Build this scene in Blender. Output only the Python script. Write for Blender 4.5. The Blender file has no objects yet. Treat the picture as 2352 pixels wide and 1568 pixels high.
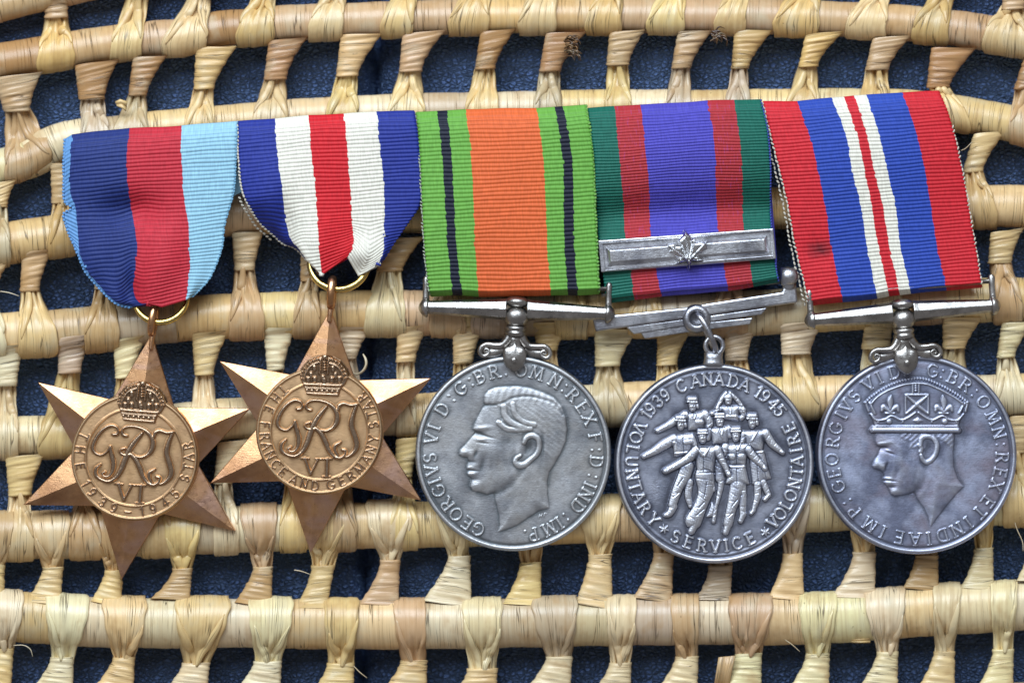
import bpy, math, random
import numpy as np
random.seed(7); rng = np.random.default_rng(7)
SC = bpy.context.scene
SC.unit_settings.system = 'METRIC'; SC.unit_settings.scale_length = 0.01   # one unit is one centimetre

# ------------------------------------------------------------------ camera, light, exposure
H = 42.0                       # camera height over the z=0 plane (cm)
S0 = 0.00795                   # cm per layout unit at z=0 (frame is 2352 x 1568 units)
cam_d = bpy.data.cameras.new('camera'); cam = bpy.data.objects.new('camera', cam_d)
SC.collection.objects.link(cam); SC.camera = cam
cam.location = (0, 0, H); cam_d.sensor_width = 36.0
cam_d.lens = 36.0*H/(2352*S0); cam_d.clip_start = 0.5; cam_d.clip_end = 500
cam_d.dof.use_dof = True; cam_d.dof.focus_distance = H-0.15; cam_d.dof.aperture_fstop = 0.07
SC.render.resolution_x = 1024; SC.render.resolution_y = 682

W = bpy.data.worlds.new('World'); SC.world = W; W.use_nodes = True
bgn = W.node_tree.nodes['Background']
bgn.inputs[0].default_value = (0.66, 0.65, 0.67, 1); bgn.inputs[1].default_value = 0.31

def area_lamp(name, loc, size, energy, col):
    l = bpy.data.lights.new(name, 'AREA'); l.shape = 'RECTANGLE'; l.size, l.size_y = size
    l.energy = energy; l.color = col
    o = bpy.data.objects.new(name, l); SC.collection.objects.link(o); o.location = loc
    d = np.array(loc)*-1.0
    from mathutils import Vector
    o.rotation_euler = Vector(d).to_track_quat('-Z', 'Y').to_euler()
    return o
area_lamp('window_light', (-14, 58, 62), (96, 54), 134000, (0.78, 0.89, 1.0))
SC.view_settings.view_transform = 'Standard'; SC.view_settings.look = 'None'
SC.view_settings.exposure = 0.0; SC.view_settings.gamma = 1.0
SC.cycles.use_denoising = True; SC.cycles.max_bounces = 8

# ------------------------------------------------------------------ helpers
def at(x, y, z=0.0):
    k = S0*(H-z)/H
    return np.stack(np.broadcast_arrays((np.asarray(x, float)-1176)*k, -(np.asarray(y, float)-784)*k, np.asarray(z, float)+0*k), -1)

def smooth(a, b, x):
    t = np.clip((x-a)/(b-a), 0, 1); return t*t*(3-2*t)

def link(name, me, parent=None):
    o = bpy.data.objects.new(name, me); SC.collection.objects.link(o)
    if parent is not None: o.parent = parent
    return o

def origin_of(o):
    p = np.zeros(3)
    while o is not None:
        p += np.array(o.location); o = o.parent
    return p

def thing(name, label, cat, loc, group=None):
    o = link(name, None); o.location = loc; o['label'] = label; o['category'] = cat
    if group: o['group'] = group
    o.empty_display_size = 0.3
    return o

def mesh(name, V, F, mat, parent=None, uv=None, attrs=None, smoothed=True, midx=None, tri=None):
    """V (n,3) world; F list or (m,4) array; uv per vertex."""
    V = np.asarray(V, float).reshape(-1, 3) - (origin_of(parent) if parent is not None else 0)
    me = bpy.data.meshes.new(name)
    if isinstance(F, np.ndarray):
        m, k = F.shape
        me.vertices.add(len(V)); me.vertices.foreach_set('co', V.ravel())
        me.loops.add(m*k); me.loops.foreach_set('vertex_index', F.astype(np.int32).ravel())
        me.polygons.add(m); me.polygons.foreach_set('loop_start', (np.arange(m)*k).astype(np.int32))
        me.update(calc_edges=True)
    else:
        me.from_pydata(V.tolist(), [], [list(map(int, f)) for f in F]); me.update()
    if smoothed: me.polygons.foreach_set('use_smooth', np.ones(len(me.polygons), bool))
    if uv is not None:
        uv = np.asarray(uv, float).reshape(-1, 2)
        vi = np.zeros(len(me.loops), np.int32); me.loops.foreach_get('vertex_index', vi)
        lay = me.uv_layers.new(name='UVMap'); lay.data.foreach_set('uv', uv[vi].ravel())
    if attrs:
        for an, av in attrs.items():
            a = me.attributes.new(an, 'FLOAT', 'POINT'); a.data.foreach_set('value', np.asarray(av, np.float32).ravel())
    for mt in (mat if isinstance(mat, (list, tuple)) else [mat]): me.materials.append(mt)
    if midx is not None: me.polygons.foreach_set('material_index', np.asarray(midx, np.int32))
    me.validate(); me.update()
    return link(name, me, parent)

def gridf(n, m, wrap=False, off=0):
    """faces of an n x m vertex grid (m closed if wrap)"""
    i, j = np.meshgrid(np.arange(n-1), np.arange(m if wrap else m-1), indexing='ij')
    j2 = (j+1) % m
    return np.stack([i*m+j, i*m+j2, (i+1)*m+j2, (i+1)*m+j], -1).reshape(-1, 4)+off

def solidify(o, t, off=-1):
    md = o.modifiers.new('thickness', 'SOLIDIFY'); md.thickness = t; md.offset = off
    return o

def bevel(o, w, seg=2):
    md = o.modifiers.new('bevel', 'BEVEL'); md.width = w; md.segments = seg; md.limit_method = 'ANGLE'
    md.angle_limit = math.radians(35)
    return o

# ------------------------------------------------------------------ materials
def new_mat(name):
    m = bpy.data.materials.new(name); m.use_nodes = True
    nt = m.node_tree; return m, nt, nt.nodes['Principled BSDF']
def N(nt, t, **kw):
    n = nt.nodes.new(t)
    for k, v in kw.items():
        if k.startswith('_'): setattr(n, k[1:], v)
        else: n.inputs[k.replace('__', ' ')].default_value = v
    return n
def mathn(nt, op, a, b=None, c=None, clamp=False):
    n = nt.nodes.new('ShaderNodeMath'); n.operation = op; n.use_clamp = clamp
    for i, v in enumerate((a, b, c)):
        if v is None: continue
        if isinstance(v, (int, float)): n.inputs[i].default_value = v
        else: nt.links.new(v, n.inputs[i])
    return n.outputs[0]
def mix(nt, f, a, b, mode='MIX'):
    n = nt.nodes.new('ShaderNodeMix'); n.data_type = 'RGBA'; n.blend_type = mode
    for s, v in ((n.inputs['Factor'], f), (n.inputs['A'], a), (n.inputs['B'], b)):
        pass
    ins = [i for i in n.inputs]
    fs = n.inputs[0]; A = n.inputs[6]; B = n.inputs[7]
    for s, v in ((fs, f), (A, a), (B, b)):
        if isinstance(v, (int, float)): s.default_value = v
        elif isinstance(v, tuple): s.default_value = (*v, 1) if len(v) == 3 else v
        else: nt.links.new(v, s)
    return n.outputs[2]
def ramp(nt, f, lo, hi, o0=0.0, o1=1.0):
    n = nt.nodes.new('ShaderNodeMapRange'); n.clamp = True
    nt.links.new(f, n.inputs[0])
    for i, v in zip((1, 2, 3, 4), (lo, hi, o0, o1)): n.inputs[i].default_value = v
    return n.outputs[0]
def noise(nt, vec, scale, detail=3, rough=0.55, dist=0.0):
    n = N(nt, 'ShaderNodeTexNoise'); n.inputs['Scale'].default_value = scale; n.inputs['Detail'].default_value = detail
    n.inputs['Roughness'].default_value = rough; n.inputs['Distortion'].default_value = dist
    if vec is not None: nt.links.new(vec, n.inputs['Vector'])
    return n.outputs['Fac']
def mapping(nt, vec, scale, locadd=None):
    n = N(nt, 'ShaderNodeMapping'); nt.links.new(vec, n.inputs['Vector']); n.inputs['Scale'].default_value = scale
    if locadd is not None: nt.links.new(locadd, n.inputs['Location'])
    return n.outputs[0]
def bumpn(nt, h, strength, dist, nrm=None):
    n = N(nt, 'ShaderNodeBump'); n.inputs['Strength'].default_value = strength; n.inputs['Distance'].default_value = dist
    nt.links.new(h, n.inputs['Height'])
    if nrm is not None: nt.links.new(nrm, n.inputs['Normal'])
    return n.outputs[0]

def straw_material():
    m, nt, b = new_mat('palm_straw'); L = nt.links
    tc = N(nt, 'ShaderNodeTexCoord'); oi = N(nt, 'ShaderNodeObjectInfo')
    cmb = N(nt, 'ShaderNodeCombineXYZ')
    for i in range(3): L.new(mathn(nt, 'MULTIPLY', oi.outputs['Random'], 37.0+11*i), cmb.inputs[i])
    uv = tc.outputs['UV']
    fib = noise(nt, mapping(nt, uv, (0.6, 17, 1), cmb.outputs[0]), 1.0, 4, 0.6)          # fibres
    fine = noise(nt, mapping(nt, uv, (1.2, 48, 1), cmb.outputs[0]), 1.0, 2, 0.5)
    crk = noise(nt, mapping(nt, uv, (0.45, 11, 1), cmb.outputs[0]), 1.0, 2, 0.45)
    crack = mathn(nt, 'ABSOLUTE', mathn(nt, 'SUBTRACT', crk, 0.5))
    crack = ramp(nt, crack, 0.0, 0.022, 1.0, 0.0)
    gate = ramp(nt, noise(nt, mapping(nt, uv, (1.2, 3.0, 1), cmb.outputs[0]), 1.0, 2), 0.42, 0.6)
    crack = mathn(nt, 'MULTIPLY', crack, gate)
    patch = noise(nt, mapping(nt, uv, (1.6, 2.2, 1), cmb.outputs[0]), 1.0, 3, 0.6)
    base = oi.outputs['Color']
    c = mix(nt, ramp(nt, fib, 0.42, 0.78, 0.0, 0.45), base, (0.36, 0.19, 0.065))
    c = mix(nt, ramp(nt, fine, 0.5, 0.8, 0.0, 0.18), c, (0.78, 0.62, 0.38))
    c = mix(nt, ramp(nt, patch, 0.52, 0.75, 0.0, 0.5), c, (0.62, 0.55, 0.38))
    c = mix(nt, ramp(nt, patch, 0.46, 0.28, 0.0, 0.5), c, (0.42, 0.22, 0.07))
    c = mix(nt, mathn(nt, 'MULTIPLY', crack, 0.85), c, (0.055, 0.028, 0.012))
    spots = ramp(nt, noise(nt, mapping(nt, uv, (9, 9, 1), cmb.outputs[0]), 1.0, 2), 0.74, 0.8, 0.0, 0.5)
    c = mix(nt, spots, c, (0.10, 0.045, 0.02))
    L.new(c, b.inputs['Base Color'])
    L.new(ramp(nt, fib, 0.3, 0.7, 0.27, 0.42), b.inputs['Roughness'])
    b.inputs['Specular IOR Level'].default_value = 0.6
    hgt = mathn(nt, 'ADD', mathn(nt, 'MULTIPLY', fib, 0.8), mathn(nt, 'MULTIPLY', crack, -0.9))
    hgt = mathn(nt, 'ADD', hgt, mathn(nt, 'MULTIPLY', fine, 0.25))
    L.new(bumpn(nt, hgt, 0.5, 0.02), b.inputs['Normal'])
    return m
STRAW = straw_material()

def leather_material():
    m, nt, b = new_mat('dark_leather'); L = nt.links
    tc = N(nt, 'ShaderNodeTexCoord'); v = tc.outputs['Object']
    wob = N(nt, 'ShaderNodeTexNoise'); wob.inputs['Scale'].default_value = 2.2; L.new(v, wob.inputs['Vector'])
    vv = N(nt, 'ShaderNodeVectorMath', _operation='MULTIPLY_ADD'); L.new(wob.outputs['Color'], vv.inputs[0])
    vv.inputs[1].default_value = (0.16, 0.16, 0); L.new(v, vv.inputs[2])
    vo = N(nt, 'ShaderNodeTexVoronoi', _feature='DISTANCE_TO_EDGE'); vo.inputs['Scale'].default_value = 13
    L.new(mapping(nt, vv.outputs[0], (0.8, 1.25, 1)), vo.inputs['Vector'])
    cell = ramp(nt, vo.outputs['Distance'], 0.0, 0.28)
    n1 = noise(nt, v, 30, 3); n2 = noise(nt, v, 1.6, 4, 0.6)
    h = mathn(nt, 'ADD', mathn(nt, 'MULTIPLY', cell, 1.0), mathn(nt, 'MULTIPLY', n1, 0.6))
    h = mathn(nt, 'ADD', h, mathn(nt, 'MULTIPLY', n2, 2.4))
    L.new(bumpn(nt, h, 1.0, 0.13), b.inputs['Normal'])
    L.new(mix(nt, cell, (0.004, 0.007, 0.020), (0.052, 0.092, 0.265)), b.inputs['Base Color'])  # part of the blue window sheen is painted into the grain colour
    L.new(ramp(nt, n2, 0.3, 0.7, 0.44, 0.54), b.inputs['Roughness'])
    b.inputs['Specular IOR Level'].default_value = 1.0
    b.inputs['Specular Tint'].default_value = (0.40, 0.60, 1.0, 1); b.inputs['IOR'].default_value = 2.5
    return m

def metal_material(name, light, mid, dark, rough=(0.28, 0.45), patch=None, raised=None, cavity=True, bump=0.25, speck=0.5, blot=0.45):
    m, nt, b = new_mat(name); L = nt.links
    tc = N(nt, 'ShaderNodeTexCoord'); v = tc.outputs['Object']
    n1 = noise(nt, v, 1.7, 4, 0.6); n2 = noise(nt, v, 9, 4, 0.65); n3 = noise(nt, v, 42, 2)
    c = mix(nt, ramp(nt, n1, 0.40, 0.60), mid, light)
    c = mix(nt, ramp(nt, noise(nt, v, 0.8, 5, 0.62, 0.8), 0.48, 0.30, 0, blot), c, dark)
    if patch: c = mix(nt, ramp(nt, noise(nt, mapping(nt, v, (1, 1.4, 1)), 1.1, 3, 0.6, 0.5), 0.45, 0.7, 0, 0.75), c, patch)
    c = mix(nt, ramp(nt, n2, 0.55, 0.8, 0, speck), c, dark)
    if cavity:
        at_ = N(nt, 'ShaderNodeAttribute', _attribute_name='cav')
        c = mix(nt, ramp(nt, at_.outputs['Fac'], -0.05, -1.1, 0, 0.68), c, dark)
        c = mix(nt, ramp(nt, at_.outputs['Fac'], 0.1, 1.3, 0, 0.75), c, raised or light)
    L.new(c, b.inputs['Base Color']); b.inputs['Metallic'].default_value = 1.0
    L.new(ramp(nt, n2, 0.3, 0.75, *rough), b.inputs['Roughness'])
    scr = noise(nt, mapping(nt, v, (6, 55, 6)), 1.0, 2)
    h = mathn(nt, 'ADD', mathn(nt, 'MULTIPLY', n3, 0.6), mathn(nt, 'ADD', mathn(nt, 'MULTIPLY', n2, 0.8), mathn(nt, 'MULTIPLY', scr, 0.3)))
    L.new(bumpn(nt, h, bump, 0.02), b.inputs['Normal'])
    return m
SILVER = metal_material('tarnished_silver', (0.60, 0.605, 0.625), (0.35, 0.355, 0.38), (0.11, 0.13, 0.145), (0.42, 0.58), (0.46, 0.44, 0.42), (0.68, 0.68, 0.69), bump=0.25)
SILVER_B = metal_material('blue_tarnished_silver', (0.52, 0.56, 0.73), (0.25, 0.27, 0.38), (0.10, 0.11, 0.15), (0.40, 0.56), (0.33, 0.27, 0.32), (0.56, 0.58, 0.66), bump=0.2)
SILVER_C = metal_material('dark_silver', (0.49, 0.51, 0.61), (0.28, 0.30, 0.38), (0.075, 0.08, 0.11), (0.38, 0.52), None, (0.78, 0.78, 0.82), bump=0.2)
POLISH = metal_material('worn_silver', (0.58, 0.55, 0.52), (0.36, 0.34, 0.32), (0.07, 0.065, 0.06), (0.24, 0.42), (0.30, 0.28, 0.27), None, False, 0.25, 0.8)
CLASPM = metal_material('clasp_silver', (0.66, 0.66, 0.69), (0.38, 0.38, 0.42), (0.10, 0.10, 0.11), (0.28, 0.46), None, None, False, 0.3, 0.85)
LEAFM = metal_material('bright_silver', (0.74, 0.74, 0.75), (0.60, 0.60, 0.62), (0.2, 0.2, 0.2), (0.14, 0.28), None, None, False, 0.2, 0.3)
BRONZE = metal_material('bronze', (0.88, 0.58, 0.32), (0.80, 0.50, 0.26), (0.34, 0.20, 0.10), (0.38, 0.52), (0.74, 0.46, 0.26), (0.5, 0.34, 0.2), True, 0.2, 0.2, 0.25)
BRONZE_F = metal_material('bronze_points', (0.78, 0.44, 0.22), (0.60, 0.31, 0.145), (0.30, 0.15, 0.09), (0.25, 0.38), (0.72, 0.46, 0.38), None, False, 0.14, 0.35, 0.7)
BRONZE_L = metal_material('toned_bronze', (0.62, 0.42, 0.26), (0.52, 0.34, 0.205), (0.16, 0.09, 0.05), (0.22, 0.34), None, (0.50, 0.36, 0.25), True, 0.2, 0.3)
BRASS = metal_material('brass', (0.80, 0.60, 0.22), (0.66, 0.46, 0.14), (0.28, 0.17, 0.05), (0.2, 0.32), None, None, False, 0.2, 0.3)

def ribbon_mat(name, col, dk=0.5, thr=None, stain=None):
    col = tuple(x*0.86 for x in col)
    m, nt, b = new_mat(name); L = nt.links
    tc = N(nt, 'ShaderNodeTexCoord'); uv = tc.outputs['UV']
    warp = noise(nt, mapping(nt, uv, (34, 5, 1)), 1.0, 2, 0.5)
    blot = noise(nt, uv, 1.3, 3, 0.6)
    c = mix(nt, ramp(nt, warp, 0.35, 0.7), tuple(x*0.86 for x in col), tuple(min(0.9, x*1.08+0.003) for x in col))
    if thr: c = mix(nt, ramp(nt, warp, 0.58, 0.7, 0, 0.35), c, thr)
    c = mix(nt, ramp(nt, blot, 0.5, 0.8, 0, 0.28), c, tuple(x*0.6 for x in col))
    if stain:      # a spill soaked into the cloth
        d = N(nt, 'ShaderNodeVectorMath', _operation='DISTANCE'); L.new(mapping(nt, uv, (1, 1.5, 1)), d.inputs[0]); d.inputs[1].default_value = (stain[0], stain[1]*1.5, 0)
        dd = mathn(nt, 'ADD', d.outputs['Value'], mathn(nt, 'MULTIPLY', noise(nt, uv, 7, 3), 0.30))
        c = mix(nt, ramp(nt, dd, 0.20, 0.46, 0.75, 0), c, (0.03, 0.008, 0.012))
    L.new(c, b.inputs['Base Color']); b.inputs['Roughness'].default_value = 0.55
    b.inputs['Specular IOR Level'].default_value = 0.25
    b.inputs['Sheen Weight'].default_value = 0.0; b.inputs['Sheen Roughness'].default_value = 0.4
    L.new(bumpn(nt, warp, 0.25, 0.008), b.inputs['Normal'])
    return m
def stain_mat(m):      # a dark spill mark soaked into the red stripe
    return m
NAVY1 = ribbon_mat('navy_silk', (0.020, 0.040, 0.20)); RED1 = ribbon_mat('crimson_silk', (0.62, 0.030, 0.050)); SKY1 = ribbon_mat('pale_blue_silk', (0.36, 0.64, 0.80))
FRINGE1 = ribbon_mat('mid_blue_silk', (0.16, 0.36, 0.68))
NAVY2 = ribbon_mat('royal_navy_silk', (0.022, 0.040, 0.30)); WHITE2 = ribbon_mat('cream_silk', (0.92, 0.87, 0.74)); RED2 = ribbon_mat('scarlet_silk', (0.72, 0.015, 0.025))
GREEN3 = ribbon_mat('bright_green_silk', (0.17, 0.44, 0.065)); BLACK3 = ribbon_mat('black_silk', (0.010, 0.013, 0.030)); ORANGE3 = ribbon_mat('orange_silk', (0.84, 0.155, 0.040))
GREEN4 = ribbon_mat('dark_green_silk', (0.010, 0.15, 0.105)); RED4 = ribbon_mat('dull_red_silk', (0.50, 0.035, 0.045), thr=(0.2, 0.05, 0.3)); BLUE4 = ribbon_mat('violet_blue_silk', (0.088, 0.076, 0.50))
RED5S = ribbon_mat('stained_red_silk', (0.70, 0.022, 0.035), stain=(0.40, 2.76))
RED5 = ribbon_mat('warm_red_silk', (0.70, 0.022, 0.035)); BLUE5 = ribbon_mat('mid_royal_silk', (0.028, 0.075, 0.44))
THREAD = ribbon_mat('cream_thread', (0.72, 0.66, 0.55)); THREADG = ribbon_mat('grey_green_thread', (0.42, 0.46, 0.36)); THREADB = ribbon_mat('blue_thread', (0.20, 0.42, 0.60)); THREADN = ribbon_mat('violet_thread', (0.06, 0.08, 0.42)); THREADL = ribbon_mat('leaf_thread', (0.20, 0.42, 0.10))

# ------------------------------------------------------------------ leather underneath
ZL = -0.97
def leather():
    nx, ny = 240, 30
    xs = np.concatenate([np.linspace(-1500, 700, 50), np.linspace(712, 980, 120), np.linspace(1000, 3900, 70)])
    ys = np.linspace(-1200, 2800, ny)
    X, Y = np.meshgrid(xs, ys, indexing='ij')
    seam = 858-34*np.clip(Y/1568, -0.3, 1.3)
    d = X-seam
    Z = ZL + 0.05 - 0.42*np.exp(-(d/11)**2) - 0.16*np.exp(-(d/42)**2) + 0.03*np.sin(X/210+1)*np.cos(Y/260)
    V = at(X, Y, 0); V[..., 2] = Z
    o = mesh('leather_cover', V, gridf(nx, ny), leather_material())
    o['kind'] = 'structure'
    for p in o.data.polygons: pass
leather()

# ------------------------------------------------------------------ the woven mat
K = 0.36622
TX = (0.0, 746.5, 1548.1); TY = (0.0, 516.8, 994.0)
def T(c, r, x, y): return TX[c]+x*K, TY[r]+y*K
ROWS = {
 'Z': ([(-200, 60), (37, 0), (300, -60), (600, -110), (1100, -145), (1700, -150), (2352, -90), (2600, -50)], 42),
 'A': ([(-200, 182), (37, 135), (128, 121), (220, 105), (348, 90), (421, 84), (513, 66), (586, 61), (660, 54), (750, 50), (981, 41), (1149, 37), (1442, 36), (1596, 37), (1746, 38), (1914, 44), (2068, 52), (2225, 70), (2352, 90), (2560, 130)], 41),
 'B': ([(-200, 440), (0, 385), (55, 370), (146, 324), (256, 308), (366, 295), (513, 282), (696, 268), (856, 259), (1021, 254), (1186, 251), (1351, 247), (1515, 247), (1749, 246), (1914, 244), (2090, 247), (2170, 256), (2280, 275), (2352, 291), (2560, 340)], 41),
 'C': ([(-200, 585), (0, 562), (100, 546), (300, 520), (540, 494), (950, 487), (1176, 485), (1800, 478), (2250, 473), (2352, 474), (2560, 480)], 48),
 'D': ([(-200, 778), (0, 770), (100, 765), (300, 745), (476, 728), (568, 725), (856, 719), (1130, 721), (1330, 721), (1740, 718), (2000, 704), (2290, 689), (2352, 689), (2560, 690)], 52),
 'E': ([(-200, 1010), (0, 1003), (150, 1000), (350, 980), (531, 962), (948, 951), (1200, 940), (1460, 925), (1890, 911), (2280, 907), (2352, 905), (2560, 900)], 48),
 'F': ([(-200, 1236), (0, 1232), (183, 1228), (440, 1220), (604, 1212), (966, 1204), (1460, 1190), (1905, 1166), (2330, 1153), (2560, 1147)], 54),
 'G': ([(-200, 1405), (30, 1415), (220, 1428), (512, 1430), (1003, 1433), (1369, 1426), (1640, 1424), (1950, 1417), (2097, 1405), (2352, 1391), (2560, 1380)], 57),
 'H': ([(-200, 1640), (600, 1650), (1600, 1640), (2560, 1610)], 52),
}
def interp(pts):
    xs = np.array([p[0] for p in pts], float); ys = np.array([p[1] for p in pts], float)
    d = np.gradient(ys, xs)
    def f(x):
        x = np.asarray(x, float); i = np.clip(np.searchsorted(xs, x)-1, 0, len(xs)-2)
        h = xs[i+1]-xs[i]; t = (x-xs[i])/h
        over = np.where(t < 0, t, np.where(t > 1, t-1, 0)); t = np.clip(t, 0, 1)
        return ((2*t**3-3*t**2+1)*ys[i]+(t**3-2*t**2+t)*h*d[i]+(-2*t**3+3*t**2)*ys[i+1]+(t**3-t**2)*h*d[i+1]+over*h*0.5*np.where(over < 0, d[i], d[i+1]))
    return f
RY = {k: interp(v[0]) for k, v in ROWS.items()}
RR = {k: v[1] for k, v in ROWS.items()}
RZ = {k: ZL+0.03+RR[k]*S0 for k in ROWS}

MAT = thing('wicker_mat', 'pale woven palm straw mat of wrapped rods under the five medals', 'mat', (0, 0, ZL))
PAL = {'pale': (0.77, 0.55, 0.25), 'cream': (0.83, 0.67, 0.39), 'tan': (0.60, 0.39, 0.19), 'gold': (0.70, 0.46, 0.18), 'brown': (0.44, 0.235, 0.095), 'grey': (0.58, 0.445, 0.27)}
SPAL = {'A': ['pale', 'gold', 'gold', 'pale'], 'B': ['grey', 'grey', 'tan', 'pale'], 'C': ['pale', 'gold', 'grey'], 'D': ['cream', 'pale', 'tan', 'grey'], 'E': ['pale', 'grey', 'cream'], 'F': ['pale', 'cream', 'pale', 'grey', 'tan'], 'G': ['cream', 'pale', 'cream', 'grey', 'cream', 'tan']}
TPAL = {'Z': ['tan'], 'A': ['tan', 'tan', 'gold', 'brown'], 'B': ['tan', 'pale'], 'C': ['pale', 'tan', 'grey'], 'D': ['pale', 'grey', 'cream'], 'E': ['cream', 'pale'], 'G': ['pale', 'grey', 'cream', 'pale', 'tan'], 'H': ['cream', 'pale', 'cream']}
WPAL = {'Z': ['tan'], 'A': ['tan', 'tan', 'brown', 'gold'], 'B': ['cream', 'pale', 'grey'], 'C': ['gold', 'pale', 'tan'], 'D': ['tan', 'grey', 'pale', 'gold'], 'E': ['pale', 'cream'], 'F': ['pale', 'cream', 'grey', 'pale'], 'G': ['cream', 'pale', 'grey', 'cream'], 'H': ['cream']}
def pick(row, pal):
    c = np.array(PAL[random.choice(pal[row])])*random.uniform(0.9, 1.1)
    c = c*np.array([1, random.uniform(0.96, 1.03), random.uniform(0.9, 1.15)])
    return (*np.clip(c, 0, 0.85), 1)

def rod_seg(name, row, x0, x1, rad, parent, col, nx, lips=True, core=False):
    f = RY[row]; na = 30
    xs = np.linspace(x0, x1, nx); yc = f(xs); sl = np.gradient(yc, xs)
    ph = np.linspace(math.pi, 3*math.pi, na+1)
    s = np.linspace(0, 1, nx)
    r = rad*(1+0.012*np.sin(s*9+random.random()*6)+(0 if core else 0.006*rng.normal(size=nx)))
    if lips: r = r-1.6*np.exp(-(s*(x1-x0)/4)**2)+1.0*np.exp(-((1-s)*(x1-x0)/6)**2)
    skew = random.uniform(-5, 5)
    P, A = np.meshgrid(np.arange(nx), ph, indexing='ij')
    Rg = r[P]*(1+0.006*np.sin(3*A+random.random()*6))
    off = Rg*np.sin(A)
    X = xs[P]+sl[P]*off*0+skew*np.cos(A-0.6)*(0 if core else 1) - sl[P]*(-off)*0.9
    Y = yc[P]-off
    Z = RZ[row]+Rg*np.cos(A)*S0
    V = at(X, Y, Z)
    uv = np.stack([A*rad*S0, xs[P]*S0], -1)
    o = mesh(name, V, gridf(nx, na+1), STRAW, parent, uv); o.color = col
    return o

def tube(name, pts, rad, mat, parent=None, n=10, closed=False, flat=1.0, col=None, sub=8):
    """round bar through world points; rad scalar or per point"""
    P = np.asarray(pts, float); m = len(P)
    rad = np.full(m, rad) if np.isscalar(rad) else np.asarray(rad, float)
    if sub > 1:
        t = np.arange(m+(1 if closed else 0)); tt = np.linspace(0, t[-1], (len(t)-1)*sub+1)
        PP = np.vstack([P, P[:1]]) if closed else P; rr = np.append(rad, rad[0]) if closed else rad
        def cat(V):
            if closed: E = np.vstack([V[-2:-1], V, V[1:2]])
            else: E = np.vstack([2*V[0]-V[1], V, 2*V[-1]-V[-2]])
            i = np.minimum(tt.astype(int), len(V)-2); f = (tt-i)[:, None]
            a, b, c, d = E[i], E[i+1], E[i+2], E[i+3]
            return 0.5*(2*b+(c-a)*f+(2*a-5*b+4*c-d)*f**2+(3*b-a-3*c+d)*f**3)
        P = cat(PP); rad = cat(rr[:, None])[:, 0]
        if closed: P = P[:-1]; rad = rad[:-1]
        m = len(P)
    Tn = np.roll(P, -1, 0)-np.roll(P, 1, 0)
    if not closed: Tn[0] = P[1]-P[0]; Tn[-1] = P[-1]-P[-2]
    Tn /= np.linalg.norm(Tn, axis=1)[:, None]+1e-9
    up = np.array([0, 0, 1.0]); Sd = np.cross(Tn, up); l = np.linalg.norm(Sd, axis=1)[:, None]
    Sd = np.where(l < 1e-3, np.array([1.0, 0, 0]), Sd/(l+1e-9)); Nn = np.cross(Sd, Tn)
    a = np.linspace(0, 2*math.pi, n, endpoint=False)
    V = P[:, None]+rad[:, None, None]*(np.cos(a)[None, :, None]*Sd[:, None]+flat*np.sin(a)[None, :, None]*Nn[:, None])
    F = gridf(m, n, True)
    ln = np.concatenate([[0], np.cumsum(np.linalg.norm(np.diff(P, axis=0), axis=1))])
    uv = np.stack(np.broadcast_arrays(ln[:, None], (a*rad.mean())[None, :]), -1)
    if closed:
        j = np.arange(n); F = np.concatenate([F, np.stack([(m-1)*n+j, (m-1)*n+(j+1) % n, (j+1) % n, j], -1)])
        F = F[:, ::-1]
        o = mesh(name, V, np.ascontiguousarray(F), mat, parent, uv)
    else:
        F = [tuple(q[::-1]) for q in F]+[tuple(range(n)), tuple(range((m-1)*n, m*n))[::-1]]
        o = mesh(name, V.reshape(-1, 3), F, mat, parent, uv)
    if col: o.color = col
    return o

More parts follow.
